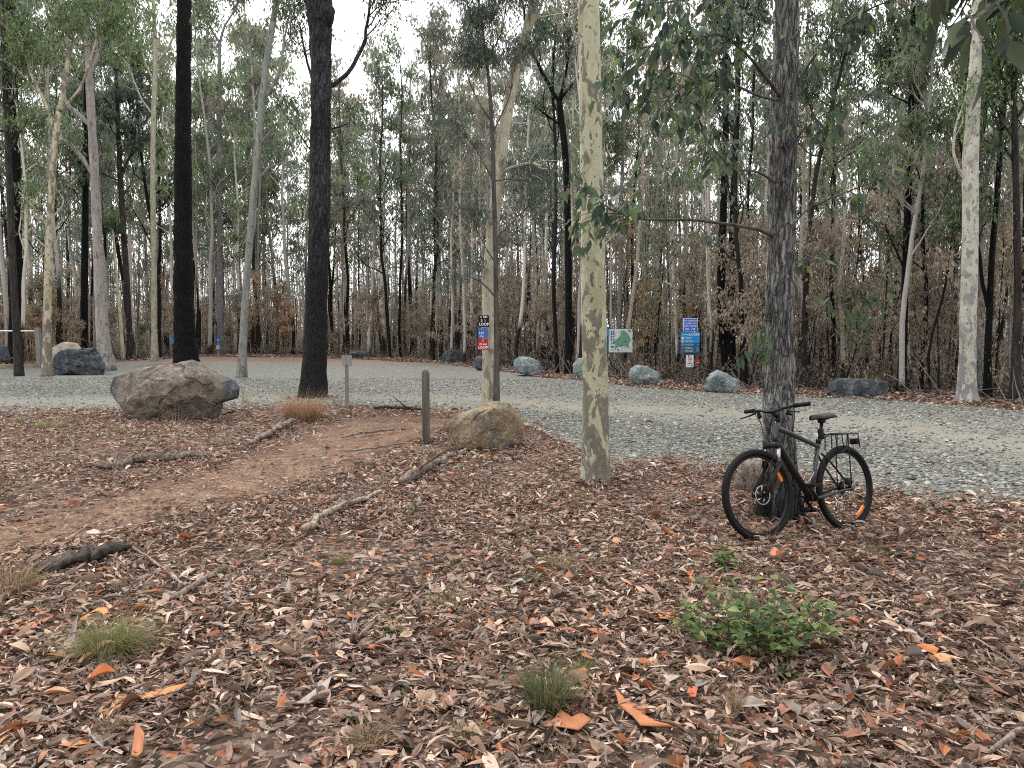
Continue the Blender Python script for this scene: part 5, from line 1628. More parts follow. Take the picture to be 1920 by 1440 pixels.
f3 = boxpart(o, 'camping_plate', (-7 * u, 0, 30 * u), (7 * u, .022, 52.8 * u), 'white', .004)
rg_ = MB()
th = np.linspace(0, 2 * math.pi, 33)
rg_.tube(np.stack([np.cos(th) * 3.6 * u, 0 * th - .004, np.sin(th) * 4.2 * u + 46 * u], -1), .35 * u, 6, False)
rg_.build('ring', M['red'], f3)
m_ = MB()
m_.poly([(-2 * u, 44.8 * u), (2 * u, 44.8 * u), (0, 48.4 * u)], -.005, -.001)
m_.build('tent_symbol', M['black'], f3, False)
text(f3, 'NO', 0, 39.6 * u, 2.2 * u, 'black', -.002)
text(f3, 'CAMPING', 0, 37 * u, 2.3 * u, 'black', -.002, bold=.0008)
bars(f3, 'small_print', [(-5 * u, 34.4 * u, 5 * u, 34.9 * u), (-4 * u, 32.8 * u, 4 * u, 33.3 * u)], 'plate', -.002)
# little red marker
o, u = sgn('red_marker_post', 1308, 716, 'small red plate on a thin pale stake beside the loops sign', 'marker post')
boxpart(o, 'stake', (-1.1 * u, 0, -.2), (1.1 * u, .03, 34 * u), 'post_grey')
f = boxpart(o, 'red_plate', (-3.4 * u, -.012, 33 * u), (3.6 * u, -.001, 42 * u), 'red2', .002)
text(f, '1', 0, 39.4 * u, 4.5 * u, 'white', -.016)
bars(f, 'white_line', [(-2.6 * u, 35.2 * u, 2.6 * u, 36.2 * u)], 'white', -.016)
# white and pale slips seen beside the spotted gum, far trail signs
o, u = sgn('blue_marker_post', 324, 668, 'narrow light blue board on a post left of the thick black trunk', 'marker post')
boxpart(o, 'post', (-2.6 * u, 0, -.2), (1.2 * u, .12, 40 * u), 'post_grey')
f = boxpart(o, 'board', (-1.2 * u, -.03, 24 * u), (3 * u, -.002, 40 * u), 'lightblue', .003)
bars(f, 'dark_symbol', [(0, 34 * u, 1.6 * u, 37 * u), (-.6 * u, 20 * u, 2.4 * u, 23.4 * u)], 'frame', -.036)
o, u = sgn('trail_sign_post', 409, 666, 'pale stake carrying a blue sign above a white sign at the forest edge', 'marker post')
boxpart(o, 'stake', (-1.3 * u, 0, -.2), (1.1 * u, .05, 30 * u), 'timber')
f = boxpart(o, 'blue_plate', (-2.2 * u, -.03, 24.6 * u), (4 * u, -.002, 31.6 * u), 'blue', .003)
text(f, 'M', .8 * u, 28 * u, 5 * u, 'white', -.034)
f = boxpart(o, 'lower_plate', (-1.4 * u, -.03, 18.8 * u), (3 * u, -.002, 24 * u), 'markerblue', .003)
text(f, 'o', .8 * u, 21.6 * u, 4.6 * u, 'white', -.034)
f = boxpart(o, 'white_plate', (-3 * u, -.03, 11.6 * u), (3 * u, -.002, 18.2 * u), 'white', .003)
bars(f, 'faint_print', [(-1.8 * u, 13.6 * u, 1.8 * u, 16.4 * u)], 'plate', -.034)
o, u = sgn('white_marker_post', 1141, 700, 'small white slips on a thin stake beside the spotted gum', 'marker post')
boxpart(o, 'stake', (-1 * u, 0, -.2), (1 * u, .04, 30 * u), 'post_grey')
boxpart(o, 'upper_slip', (-2 * u, -.02, 29.5 * u), (2.4 * u, -.002, 36.5 * u), 'white', .002)
boxpart(o, 'lower_slip', (-2 * u, -.02, 15 * u), (2.4 * u, -.002, 22.5 * u), 'white', .002)

# rail barrier at the left
g = G(74, 690)
u = g[1] / FPX
bar = empty('rail_barrier', (g[0], g[1], float(gz(g[0], g[1]))), 0, 'timber barrier post with a white metal rail at the left edge', 'barrier')
boxpart(bar, 'post', (-4 * u, -4 * u, -.2), (4 * u, 4 * u, 75 * u), 'post_grey', .01)
boxpart(bar, 'post', (-170 * u, -4 * u, -.2), (-162 * u, 4 * u, 75 * u), 'post_grey', .01)
m_ = MB()
m_.tube([(-162 * u, 0, 69.5 * u), (-4 * u, 0, 69 * u)], 1.35 * u, 12)
m_.build('rail', M['white'], bar)
g2 = G(40, 690)
lg = MB()
lg.box((-4.2, -.11, 0), (1.0, .11, .2), .012)
o = lg.build('timber_sleeper', M['timber'], None, False)
o.location = (g2[0], g2[1] - .6, float(gz(g2[0], g2[1])) - .03)
tag(o, 'tan timber sleeper lying in front of the white rail barrier', 'sleeper')
lg = MB()
lg.box((-3.2, -.1, 0), (2.2, .1, .14), .012)
o = lg.build('timber_sleeper', M['timber'], None, False)
g3 = G(10, 682)
o.location = (g3[0], g3[1], float(gz(g3[0], g3[1])) - .02)
tag(o, 'second sleeper lying just behind the barrier post', 'sleeper')

# ------------------------------------------------------------------ the bicycle
M['tyre'] = plain('black_tyre_rubber', (0.006, 0.006, 0.0065), .6)
M['alloyblack'] = plain('black_anodised_metal', (0.012, 0.012, 0.013), .35, .3)
M['rim'] = plain('black_rim', (0.02, 0.02, 0.022), .3, .5)
M['frame_grey'] = plain('satin_grey_frame_paint', (0.07, 0.07, 0.078), .3, .5)
M['frame_black'] = plain('matt_black_frame_paint', (0.016, 0.014, 0.013), .4, .2)
M['steel'] = plain('bright_steel', (0.45, 0.46, 0.48), .25, 1.0)
M['orange'] = plain('orange_reflector', (0.75, 0.20, 0.02), .35)
M['saddle'] = plain('saddle_vinyl', (0.035, 0.035, 0.042), .38)
M['whitetag'] = plain('white_reflector', (0.75, 0.75, 0.75), .3)
wf = P(1427, 1018, 5.84)
wr_ = P(1590, 997, 6.36)
FC = np.array([wf[0], wf[1], 0])
RC = np.array([wr_[0], wr_[1], 0])
hd = unit(FC - RC)
yaw = math.atan2(hd[1], hd[0])
LEAN = R(8.5)
WB = float(np.linalg.norm(FC - RC))
print('wheelbase', WB, FC, RC)
SCL = 1.0
bike = empty('bicycle', (RC[0], RC[1], wr_[2] + .014), 0, 'black and grey bicycle with a rear rack leaning on the rough barked tree', 'bicycle')
# local frame: X forward, Y to the bicycle's left (towards the camera), Z up; leans to its right
bike.rotation_mode = 'QUATERNION'
PIT = -math.atan2(wf[2] - wr_[2], np.linalg.norm(FC - RC))
print('contact heights', wf[2], wr_[2], gz(FC[0], FC[1]), gz(RC[0], RC[1]))
qq = Matrix.Rotation(yaw, 3, 'Z') @ Matrix.Rotation(PIT, 3, 'Y') @ Matrix.Rotation(LEAN, 3, 'X')
bike.rotation_quaternion = qq.to_quaternion()
RAD = .352
AX_R = np.array([0, 0, RAD])
AX_F = np.array([WB, 0, RAD])
def part(mb, name, mat, parent, smooth=True):
    return mb.build(name, M[mat], parent, smooth)
def ringpts(c, r_, n_=72, ax=None):
    th = np.linspace(0, 2 * math.pi, n_ + 1)
    return np.stack([c[0] + np.cos(th) * r_, c[1] + 0 * th, c[2] + np.sin(th) * r_], -1)
def torus(mb, c, R_, r1, r2=None, n_=96, m_=14, knob=0.0):
    """ring around the local Y axis; r1 radial half thickness, r2 half width"""
    r2 = r2 or r1
    th = np.linspace(0, 2 * math.pi, n_, endpoint=False)
    ph = np.linspace(0, 2 * math.pi, m_, endpoint=False)
    T_, P_ = np.meshgrid(th, ph, indexing='ij')
    rad = R_ + r1 * np.cos(P_)
    if knob:
        k = ((np.arange(n_)[:, None] + (np.arange(m_)[None, :] % 2)) % 2) * (np.cos(P_) > .3)
        rad = rad + knob * k
    V = np.stack([c[0] + np.cos(T_) * rad, c[1] + r2 * np.sin(P_), c[2] + np.sin(T_) * rad], -1).reshape(-1, 3)
    i = np.arange(n_)[:, None]
    j = np.arange(m_)[None, :]
    Q = np.stack([i * m_ + j, i * m_ + (j + 1) % m_, ((i + 1) % n_) * m_ + (j + 1) % m_, ((i + 1) % n_) * m_ + j], -1).reshape(-1, 4)
    mb.add(V, Q)
def wheel(parent, c, refl_ang, rear=False):
    wroot = bpy.data.objects.new('wheel', None)
    wroot.empty_display_size = .1
    C.objects.link(wroot)
    wroot.parent = parent
    wroot.location = tuple(c)
    z = np.zeros(3)
    m_ = MB()
    torus(m_, z, RAD - .0235, .0235, .0245, 160, 16, .0035)
    part(m_, 'tyre', 'tyre', wroot, False)
    m_ = MB()
    torus(m_, z, RAD - .052, .011, .012, 96, 10)
    part(m_, 'rim', 'rim', wroot)
    m_ = MB()
    m_.tube([(0, -.05, 0), (0, -.045, 0), (0, -.03, 0), (0, .03, 0), (0, .045, 0), (0, .05, 0)], [.012, .026, .017, .017, .026, .012], 18)
    part(m_, 'hub', 'alloyblack', wroot)
    m_ = MB()
    for k in range(32):
        a = k / 32 * 2 * math.pi
        s_ = 1 if k % 2 else -1
        b_ = a + (.32 if (k // 2) % 2 else -.32)
        m_.tube([(math.cos(b_) * .025, s_ * .03, math.sin(b_) * .025), (math.cos(a) * (RAD - .06), 0, math.sin(a) * (RAD - .06))], .0011, 4, False)
    part(m_, 'spokes', 'rim', wroot)
    m_ = MB()
    torus(m_, np.array([0, .052, 0]), .072, .005, .001, 40, 6)
    for k in range(6):
        a = k / 6 * 2 * math.pi
        m_.tube([(math.cos(a) * .02, .052, math.sin(a) * .02), (math.cos(a + .5) * .07, .052, math.sin(a + .5) * .07)], .004, 5)
    part(m_, 'brake_disc', 'steel', wroot)
    m_ = MB()
    th = np.linspace(refl_ang - .24, refl_ang + .24, 10)
    rr_ = RAD - .088
    for a, b_ in zip(th[:-1], th[1:]):
        V = [(math.cos(x_) * q_, y_, math.sin(x_) * q_) for x_ in (a, b_) for q_ in (rr_ - .012, rr_ + .012) for y_ in (.006, .018)]
        m_.add(V, [[0, 1, 3, 2], [4, 6, 7, 5], [0, 4, 5, 1], [2, 3, 7, 6], [0, 2, 6, 4], [1, 5, 7, 3]])
    part(m_, 'reflector', 'orange', wroot, False)
    return wroot
# steering group (fork, front wheel, handlebar) turned a little about the head tube: a part of the bicycle
HT = np.array([WB - .262, 0, .905])     # top of head tube
HBt = np.array([WB - .205, 0, .765])    # bottom of head tube
hax = unit(HT - HBt)
steer = bpy.data.objects.new('steering', None)
steer.empty_display_size = .1
C.objects.link(steer)
steer.parent = bike
st_a = R(-4.5)
Ms = Matrix.Translation(Vector(HT)) @ Matrix.Rotation(st_a, 4, Vector(hax)) @ Matrix.Translation(-Vector(HT))
steer.matrix_local = Ms
# children of the bicycle: bake the steering turn into each part instead of nesting too deep
def sbuild(mb, name, mat, smooth=True, parent=None):
    for q_ in range(len(mb.v)):
        v4 = np.hstack([mb.v[q_], np.ones((len(mb.v[q_]), 1))])
        mb.v[q_] = (v4 @ np.array(Ms).T)[:, :3]
    return mb.build(name, M[mat], parent or bike, smooth)
bpy.data.objects.remove(steer)
fwh = wheel(bike, AX_F, R(145))
fwh.matrix_local = Ms @ Matrix.Translation(Vector(AX_F))
rwh = wheel(bike, AX_R, R(-128))
# fork
m_ = MB()
m_.tube([HBt + hax * -.0, HBt - hax * .035], [.03, .026], 14)
crown_z = HBt - hax * .045
m_.tube([crown_z + [0, -.075, -.012], crown_z + [0, -.06, .006], crown_z + [0, 0, .012], crown_z + [0, .06, .006], crown_z + [0, .075, -.012]], [.02, .024, .027, .024, .02], 12)
for s_ in (-1, 1):
    a = crown_z + [0.012, .066 * s_, -.14]
    b_ = AX_F + [-.012, .066 * s_, -.0]
    m_.tube([a, a * .5 + b_ * .5, b_ + [0, 0, -.012]], [.0235, .021, .015], 14)
ab = (crown_z + [0.012, 0, -.16])
th = np.linspace(0, math.pi, 13)
m_.tube(np.stack([ab[0] + .035 + .02 * np.sin(th), .062 * np.cos(th), ab[2] + .0 + .05 * np.sin(th)], -1), .011, 8)
sbuild(m_, 'fork', 'frame_black')
m_ = MB()
for s_ in (-1, 1):
    m_.tube([crown_z + [0, .066 * s_, -.01], crown_z + [0.012, .066 * s_, -.142]], .0155, 14)
sbuild(m_, 'fork_stanchions', 'steel')
m_ = MB()
m_.box(AX_F + [-.07, .04, .015], AX_F + [-.02, .075, .08], .008)
sbuild(m_, 'front_brake_caliper', 'alloyblack')
# stem and handlebar
m_ = MB()
st0 = HT + hax * .045
bc = HT + hax * .085 + np.array([.075, 0, .015])
m_.tube([HT, HT + hax * .075], .021, 14)
m_.tube([HT + hax * .05, bc], [.019, .017], 12)
sbuild(m_, 'stem', 'alloyblack')
m_ = MB()
yy_ = np.array([-.335, -.22, -.12, -.05, 0, .05, .12, .22, .335])
hz_ = np.array([.03, .028, .018, .002, 0, .002, .018, .028, .03])
hx_ = np.array([-.045, -.02, -.004, 0, 0, 0, -.004, -.02, -.045])
hb, hr_ = smooth_path(np.stack([bc[0] + hx_, yy_, bc[2] + hz_], -1), [.011, .011, .0115, .0155, .0158, .0155, .0115, .011, .011], .02)
m_.tube(hb, hr_, 12)
sbuild(m_, 'handlebar', 'alloyblack')
for s_ in (-1, 1):
    m_ = MB()
    e0 = np.array([bc[0] - .047, .345 * s_, bc[2] + .03])
    e1 = np.array([bc[0] - .022, .215 * s_, bc[2] + .028])
    m_.tube([e0, e0 * .9 + e1 * .1, e0 * .5 + e1 * .5, e1], [.018, .0175, .0165, .018], 14)
    sbuild(m_, 'grip', 'tyre')
    m_ = MB()
    l0 = np.array([bc[0] - .012, .19 * s_, bc[2] + .015])
    m_.tube([l0 + [0, -.01 * s_, 0], l0 + [.035, 0, -.02], l0 + [.05, .05 * s_, -.035], l0 + [.052, .13 * s_, -.045]], [.011, .009, .006, .005], 8)
    m_.tube([l0 + [-.01, -.02 * s_, -.01], l0 + [0.0, -.04 * s_, -.045], l0 + [-.02, -.01 * s_, -.055]], [.014, .02, .008], 8)
    sbuild(m_, 'brake_lever', 'alloyblack')
# cables
m_ = MB()
for y_, oy in ((.15, .03), (-.15, -.03), (.13, .045), (-.13, -.05)):
    pts_, rr_ = smooth_path([(bc[0] + .0, y_, bc[2] + .01), (bc[0] + .07, y_ * .8, bc[2] - .01), (bc[0] + .075, y_ * .35, bc[2] - .09), (HBt[0] + .06, oy, HBt[2] + .05), (HBt[0] - .03, oy, HBt[2] - .02)], [.0025] * 5, .02)
    m_.tube(pts_, rr_, 5)
m_.tube(smooth_path([(HBt[0] + .05, .03, HBt[2] + .06), (HBt[0] + .06, .075, HBt[2] - .1), (AX_F[0] - .05, .08, AX_F[2] + .2), (AX_F[0] - .06, .07, AX_F[2] + .08)], [.0025] * 4, .02)[0], .0025, 5)
sbuild(m_, 'cables', 'tyre')
# frame
BB = np.array([.435, 0, .292])
STt = np.array([.298, 0, .715])
m_ = MB()
m_.tube([HBt - hax * .004, HBt + hax * .03, HT - hax * .03, HT + hax * .004], [.028, .024, .024, .028], 18)
part(m_, 'head_tube', 'frame_grey', bike)
m_ = MB()
tt_, tr_ = smooth_path([HT - hax * .04, HT + [-.13, 0, -.078], STt + [.17, 0, .05], STt + [.05, 0, .008], STt + [0, 0, -.014]], [.024, .021, .018, .019, .019], .02)
m_.tube(tt_, tr_, 14)
part(m_, 'top_tube', 'frame_grey', bike)
m_ = MB()
m_.tube([HBt + hax * .03, HBt + hax * .02 + (BB - HBt) * .1, (HBt + BB) / 2 + [0, 0, .004], BB + (HBt - BB) * .1, BB], [.026, .031, .031, .031, .028], 18)
m_.tube([BB + [0, -.045, 0], BB + [0, .045, 0]], .024, 18)
part(m_, 'down_tube', 'frame_black', bike)
m_ = MB()
m_.tube([BB, STt + [0, 0, .02]], [.0185, .0175], 16)
part(m_, 'seat_tube', 'frame_grey', bike)
for s_ in (-1, 1):
    m_ = MB()
    dp = AX_R + np.array([0, .062 * s_, 0])
    cs, cr_ = smooth_path([BB + [-.02, .03 * s_, 0], BB + [-.10, .042 * s_, .005], AX_R + [.1, .06 * s_, -.012], dp + [0, 0, -.006]], [.015, .014, .0095, .0095], .02)
    m_.tube(cs, cr_, 12)
    m_.tube([dp + [-.02, 0, -.02], dp + [.01, 0, .02]], .01, 8)
    part(m_, 'chain_stay', 'frame_grey' if s_ > 0 else 'frame_black', bike)
    m_ = MB()
    ss, sr_ = smooth_path([STt + [-.005, .018 * s_, -.065], STt + [-.07, .045 * s_, -.13], dp + [.01, 0, .01]], [.0085, .008, .008], .02)
    m_.tube(ss, sr_, 10)
    part(m_, 'seat_stay', 'frame_black', bike)
m_ = MB()
m_.tube([STt + [0, 0, .02], STt + [-.012, 0, .05]], [.022, .022], 14)
sp_top = STt + (STt - BB) * .45
m_.tube([STt, sp_top], .0145, 14)
m_.box(sp_top + [-.03, -.022, -.004], sp_top + [.03, .022, .03], .008)
part(m_, 'seat_post', 'alloyblack', bike)
# saddle
m_ = MB()
sx = np.linspace(-.14, .145, 17)
wid = np.interp(sx, [-.14, -.11, -.06, 0, .08, .13, .145], [.045, .072, .078, .05, .024, .019, .012])
top = np.interp(sx, [-.14, -.08, 0, .1, .145], [.012, .02, .008, .006, -.004])
ny = 11
V, Q = [], []
for a, w_, t_ in zip(sx, wid, top):
    for j in range(ny):
        u_ = -1 + 2 * j / (ny - 1)
        V.append((a, u_ * w_, t_ - .028 * abs(u_) ** 2.5))
    for j in range(ny):
        u_ = 1 - 2 * j / (ny - 1)
        V.append((a, u_ * w_ * .92, t_ - .028 * abs(u_) ** 2.5 - .016 - .012 * (1 - abs(u_))))
N2 = 2 * ny
for i in range(len(sx) - 1):
    for j in range(N2):
        Q.append([i * N2 + j, i * N2 + (j + 1) % N2, (i + 1) * N2 + (j + 1) % N2, (i + 1) * N2 + j])
V = np.array(V) + sp_top + [-.005, 0, .062]
m_.add(V, Q)
sd_ = part(m_, 'saddle', 'saddle', bike)
m_ = MB()
for s_ in (-1, 1):
    m_.tube(smooth_path([sp_top + [-.11, .03 * s_, .045], sp_top + [-.05, .022 * s_, .026], sp_top + [.04, .022 * s_, .026], sp_top + [.11, .01 * s_, .044]], [.0035] * 4, .02)[0], .0035, 6)
m_.build('saddle_rail', M['alloyblack'], sd_)
# seat post bag / light and white reflector
m_ = MB()
m_.box(STt + [-.06, -.02, .05], STt + [-.02, .02, .14], .008)
part(m_, 'rear_lamp', 'alloyblack', bike)
m_ = MB()
m_.box(STt + [.018, -.018, .07], STt + [.03, .018, .105], .004)
part(m_, 'white_reflector', 'whitetag', bike)
# rack
m_ = MB()
zr = .805
for s_ in (-1, 1):
    m_.tube([(-.16, .05 * s_, zr), (.12, .05 * s_, zr), (.17, .03 * s_, zr + .005)], .006, 8)
    m_.tube([(-.15, .052 * s_, zr), (-.15, .064 * s_, zr - .12)], .005, 8)
    m_.tube([(.14, .05 * s_, zr), (.14, .062 * s_, zr - .13), (.11, .062 * s_, zr - .155), (.02, .06 * s_, zr - .12)], .005, 8)
    m_.tube([(-.02, .052 * s_, zr), (.0, .066 * s_, .58), (.004, .068 * s_, RAD + .02)], .0052, 8)
    m_.tube([(.06, .052 * s_, zr), (.055, .058 * s_, zr - .12)], .0045, 8)
    m_.tube([(.17, .02 * s_, zr), (.275, .016 * s_, .765)], .005, 6)
for x_ in np.linspace(-.16, .16, 8):
    m_.tube([(x_, -.052, zr), (x_, .052, zr)], .0042, 6)
m_.box((-.13, -.03, zr + .004), (.13, .03, zr + .01), .002)
m_.box((-.19, -.035, zr - .09), (-.15, .035, zr - .04), .004)
part(m_, 'rear_rack', 'alloyblack', bike)
# bottle cage
m_ = MB()
ctr_ = BB + (STt - BB) * .42 + np.array([.055, 0, .01])
axs = unit(STt - BB)
for s_ in (-1, 1):
    pts_ = [ctr_ - axs * .08 + [-.03, .008 * s_, 0], ctr_ - axs * .085 + [.0, .02 * s_, 0], ctr_ - axs * .05 + [.03, .03 * s_, 0], ctr_ + axs * .02 + [.0, .04 * s_, 0], ctr_ + axs * .05 + [.03, .02 * s_, 0], ctr_ + axs * .055 + [.036, 0, 0]]
    m_.tube(smooth_path(pts_, [.003] * 6, .012)[0], .0035, 6)
m_.tube([ctr_ - axs * .085 + [.0, -.02, 0], ctr_ - axs * .085 + [.0, .02, 0]], .003, 6)
part(m_, 'bottle_cage', 'steel', bike)
# drive train on the far (right) side, cranks
m_ = MB()
cy_ = -.052
torus(m_, BB + [0, cy_, 0], .082, .006, .002, 64, 6)
for k in range(5):
    a = k / 5 * 6.283 + .3
    m_.tube([BB + [0, cy_, 0], BB + [math.cos(a) * .08, cy_, math.sin(a) * .08]], .008, 6)
torus(m_, BB + [0, cy_ - .006, 0], .088, .007, .003, 64, 6)
part(m_, 'chainring', 'alloyblack', bike)
ca = R(128)
for s_ in (1, -1):
    a = R(42) if s_ > 0 else R(42 + 180)
    dx_, dz_ = math.cos(a) * .17, math.sin(a) * .17
    m_ = MB()
    m_.tube([BB + [0, .05 * s_, 0], BB + [dx_ * .1, .068 * s_, dz_ * .1], BB + [dx_, .082 * s_, dz_]], [.019, .015, .012], 10)
    ck_ = part(m_, 'crank', 'alloyblack', bike)
    m_ = MB()
    pc = BB + [dx_, .135 * s_, dz_]
    m_.box(pc + [-.045, -.045, -.012], pc + [.045, -.033, .012], .003)
    m_.box(pc + [-.045, .033, -.012], pc + [.045, .045, .012], .003)
    m_.box(pc + [-.05, -.045, -.012], pc + [-.038, .045, .012], .003)
    m_.box(pc + [.038, -.045, -.012], pc + [.05, .045, .012], .003)
    m_.tube([BB + [dx_, .082 * s_, dz_], BB + [dx_, .178 * s_, dz_]], .008, 8)
    m_.build('pedal', M['alloyblack'], ck_, False)
m_ = MB()
for k, rr_ in enumerate([.022, .027, .032, .038, .045, .052]):
    torus(m_, AX_R + [0, -.046 + k * .004, 0], rr_, .004, .0012, 40, 6)
m_.tube([AX_R + [0, -.05, 0], AX_R + [0, -.02, 0]], [.02, .03], 14)
part(m_, 'sprockets', 'alloyblack', bike)
m_ = MB()
d0 = AX_R + np.array([.012, -.062, -.02])
m_.tube([d0, d0 + [.0, -.012, -.05], d0 + [.022, -.01, -.075]], [.012, .014, .012], 8)
m_.tube([d0 + [.022, 0, -.075], d0 + [.05, 0, -.17]], [.008, .008], 8)
torus(m_, d0 + [.022, .0, -.075], .018, .005, .004, 20, 6)
torus(m_, d0 + [.05, .0, -.17], .02, .005, .004, 20, 6)
part(m_, 'derailleur', 'steel', bike)
m_ = MB()
m_.tube([BB + [0, cy_, .084], AX_R + [0, -.04, .04]], .0038, 5)
m_.tube([BB + [0, cy_, -.084], d0 + [.05, 0, -.188]], .0038, 5)
part(m_, 'chain', 'alloyblack', bike)
m_ = MB()
m_.box(AX_R + [.015, .045, .03], AX_R + [.065, .075, .085], .008)
part(m_, 'rear_brake_caliper', 'alloyblack', bike)

# ------------------------------------------------------------------ plants and tufts
def leaf_blades(mb, base, dirv, L, Wd, col, r, n_=5, bend=.25):
    """one leaf: midrib and two edges"""
    dirv = unit(dirv)
    s_ = unit(np.cross(dirv, [0, 0, 1]) + r.normal(0, .25, 3))
    u_ = np.cross(s_, dirv)
    tt = np.linspace(0, 1, n_)
    pr = np.sin(np.clip(tt, .02, 1) ** .75 * math.pi) + .03
    ctr = np.array(base) + dirv[None] * (tt * L)[:, None] - u_[None] * (bend * L * tt ** 2)[:, None]
    V = np.stack([ctr - s_ * (pr * Wd / 2)[:, None] + u_ * (pr * Wd * .16)[:, None], ctr, ctr + s_ * (pr * Wd / 2)[:, None] + u_ * (pr * Wd * .16)[:, None]], 1).reshape(-1, 3)
    Q = [[k * 3 + a, k * 3 + a + 1, k * 3 + a + 4, k * 3 + a + 3] for k in range(n_ - 1) for a in (0, 1)]
    mb.add(V, Q, None, col)
SHRUB = [(0.12, 0.195, 0.065), (0.10, 0.165, 0.065), (0.165, 0.24, 0.08), (0.075, 0.125, 0.055), (0.24, 0.28, 0.10)]
def shrub(name, px, py, wpx, hpx, stems, label, cat, seed, leaf=(.052, .034), pal=SHRUB, per=9, group=None, upright=.3, stemw=.0022):
    g = G(px, py)
    u = g[1] / FPX
    base = np.array([g[0], g[1], float(gz(g[0], g[1]))])
    o = empty(name, base, 0, label, cat, group)
    r = np.random.default_rng(seed)
    sb, lb = MB(), MB()
    for k in range(stems):
        a = r.uniform(0, 6.28)
        ro = math.sqrt(r.uniform(0, 1)) * wpx * u * .5
        hh = hpx * u * r.uniform(.55, 1.05) * (1 - .45 * (ro / (wpx * u * .5 + 1e-6)) ** 2)
        fx, fy = math.cos(a) * ro, math.sin(a) * ro * .8
        p0 = np.array([fx * upright, fy * upright, -.01])
        p1 = np.array([fx * .65, fy * .65, hh * .65])
        p2 = np.array([fx, fy, hh])
        pp, rr = smooth_path([p0, p1, p2], [stemw, stemw * .7, stemw * .4], .02)
        pp = pp + r.normal(0, .003, pp.shape)
        sb.tube(pp, rr, 4, False, (.14, .10, .06))
        tone = r.uniform(.75, 1.2)
        for q_ in range(per):
            t = r.uniform(.25, 1)
            i = min(len(pp) - 1, int(t * (len(pp) - 1)))
            az = r.uniform(0, 6.28)
            dv = np.array([math.cos(az), math.sin(az), r.normal(.15, .35)])
            L_ = leaf[0] * r.uniform(.55, 1.2)
            leaf_blades(lb, pp[i] + dv * .012, dv, L_, leaf[1] * L_ / leaf[0], np.array(pal[r.integers(0, len(pal))]) * tone * r.uniform(.8, 1.2), r)
    sb.build('stems', M['litter'], o)
    lb.build('leaves', M['leaf'], o)
    return o
shrub('leafy_shrub', 1412, 1232, 345, 160, 66, 'low bushy bright green shrub in front of the bicycle', 'shrub', 1, per=10)
shrub('seedling', 1358, 1076, 55, 68, 7, 'green seedling between the bicycle front wheel and the bushy shrub', 'seedling', 2, leaf=(.06, .03), per=8)
shrub('seedling', 740, 1208, 36, 62, 3, 'tiny dark green seedling beside the pale bark curls', 'seedling', 3, leaf=(.045, .016), per=10, pal=[(.05, .09, .04), (.08, .13, .05)])
shrub('seedling', 985, 1100, 70, 36, 8, 'small spreading green seedling in the middle of the litter', 'seedling', 4, leaf=(.04, .02), per=6, pal=[(.09, .16, .05), (.06, .11, .04)])
shrub('seedling', 1088, 1094, 26, 26, 3, 'two leafed dark seedling right of the spreading seedling', 'seedling', 5, leaf=(.05, .03), per=3, pal=[(.05, .1, .05)])
shrub('seedling', 1262, 1162, 30, 30, 3, 'small sprig with round leaves left of the bushy shrub', 'seedling', 6, leaf=(.04, .03), per=4, pal=[(.14, .2, .06)])
shrub('seedling', 770, 962, 50, 30, 6, 'pale green weed before the grey branch', 'seedling', 7, leaf=(.04, .012), per=8, pal=[(.16, .18, .08)])
shrub('seedling', 700, 940, 22, 18, 4, 'green weed at the end of the pale broken branch', 'seedling', 8, leaf=(.05, .015), per=5, pal=[(.10, .15, .05)])
shrub('sapling', 1354, 898, 60, 100, 5, 'thin leggy sapling with few yellow green leaves left of the front wheel', 'sapling', 9, leaf=(.055, .025), per=7, pal=[(.20, .22, .07), (.14, .17, .06)], upright=.15)
shrub('seedling', 1478, 1276, 50, 26, 5, 'little round leafed sprig just in front of the bushy shrub', 'seedling', 10, leaf=(.04, .03), per=5)

def tuft(px, py, wpx, hpx, blades, label, seed, pal, name='grass_tuft', group=None, wid=.0022, arch=.5):
    g = G(px, py)
    u = g[1] / FPX
    base = np.array([g[0], g[1], float(gz(g[0], g[1]))])
    r = np.random.default_rng(seed)
    m_ = MB()
    n_ = blades
    a = r.uniform(0, 6.28, n_)
    ro = np.sqrt(r.uniform(0, 1, n_)) * wpx * u * .24
    out = r.uniform(.1, 1, n_) * wpx * u * .55
    hh = hpx * u * r.uniform(.4, 1.15, n_)
    k = np.linspace(0, 1, 5)
    dx, dy = np.cos(a), np.sin(a)
    a2 = a + r.normal(0, .5, n_)
    cx_ = (dx * ro)[:, None] + np.cos(a2)[:, None] * out[:, None] * k[None] ** 1.6
    cy_ = (dy * ro)[:, None] + np.sin(a2)[:, None] * out[:, None] * k[None] ** 1.6
    cz_ = hh[:, None] * (k - arch * k ** 3 * r.uniform(.2, 1.4, n_)[:, None])
    ctr = np.stack([cx_, cy_, cz_], -1)
    sd = np.stack([-np.sin(a2 + r.normal(0, .8, n_)), np.cos(a2), 0 * a2], -1)
    ww = (wid * r.uniform(.6, 1.4, n_))[:, None, None] * (1 - .9 * k)[None, :, None]
    V = np.stack([ctr - sd[:, None] * ww, ctr + sd[:, None] * ww], 2)
    q = np.array([[i * 2, i * 2 + 1, i * 2 + 3, i * 2 + 2] for i in range(4)])
    Q = (np.arange(n_)[:, None, None] * 10 + q[None]).reshape(-1, 4)
    pal = np.array(pal)
    col = np.repeat(pal[r.integers(0, len(pal), n_)] * r.uniform(.7, 1.3, (n_, 1)), 10, axis=0)
    m_.add(V.reshape(-1, 3), Q, None, col)
    o = m_.build(name, M['grass'])
    o.location = tuple(base)
    return tag(o, label, 'grass tuft', group)
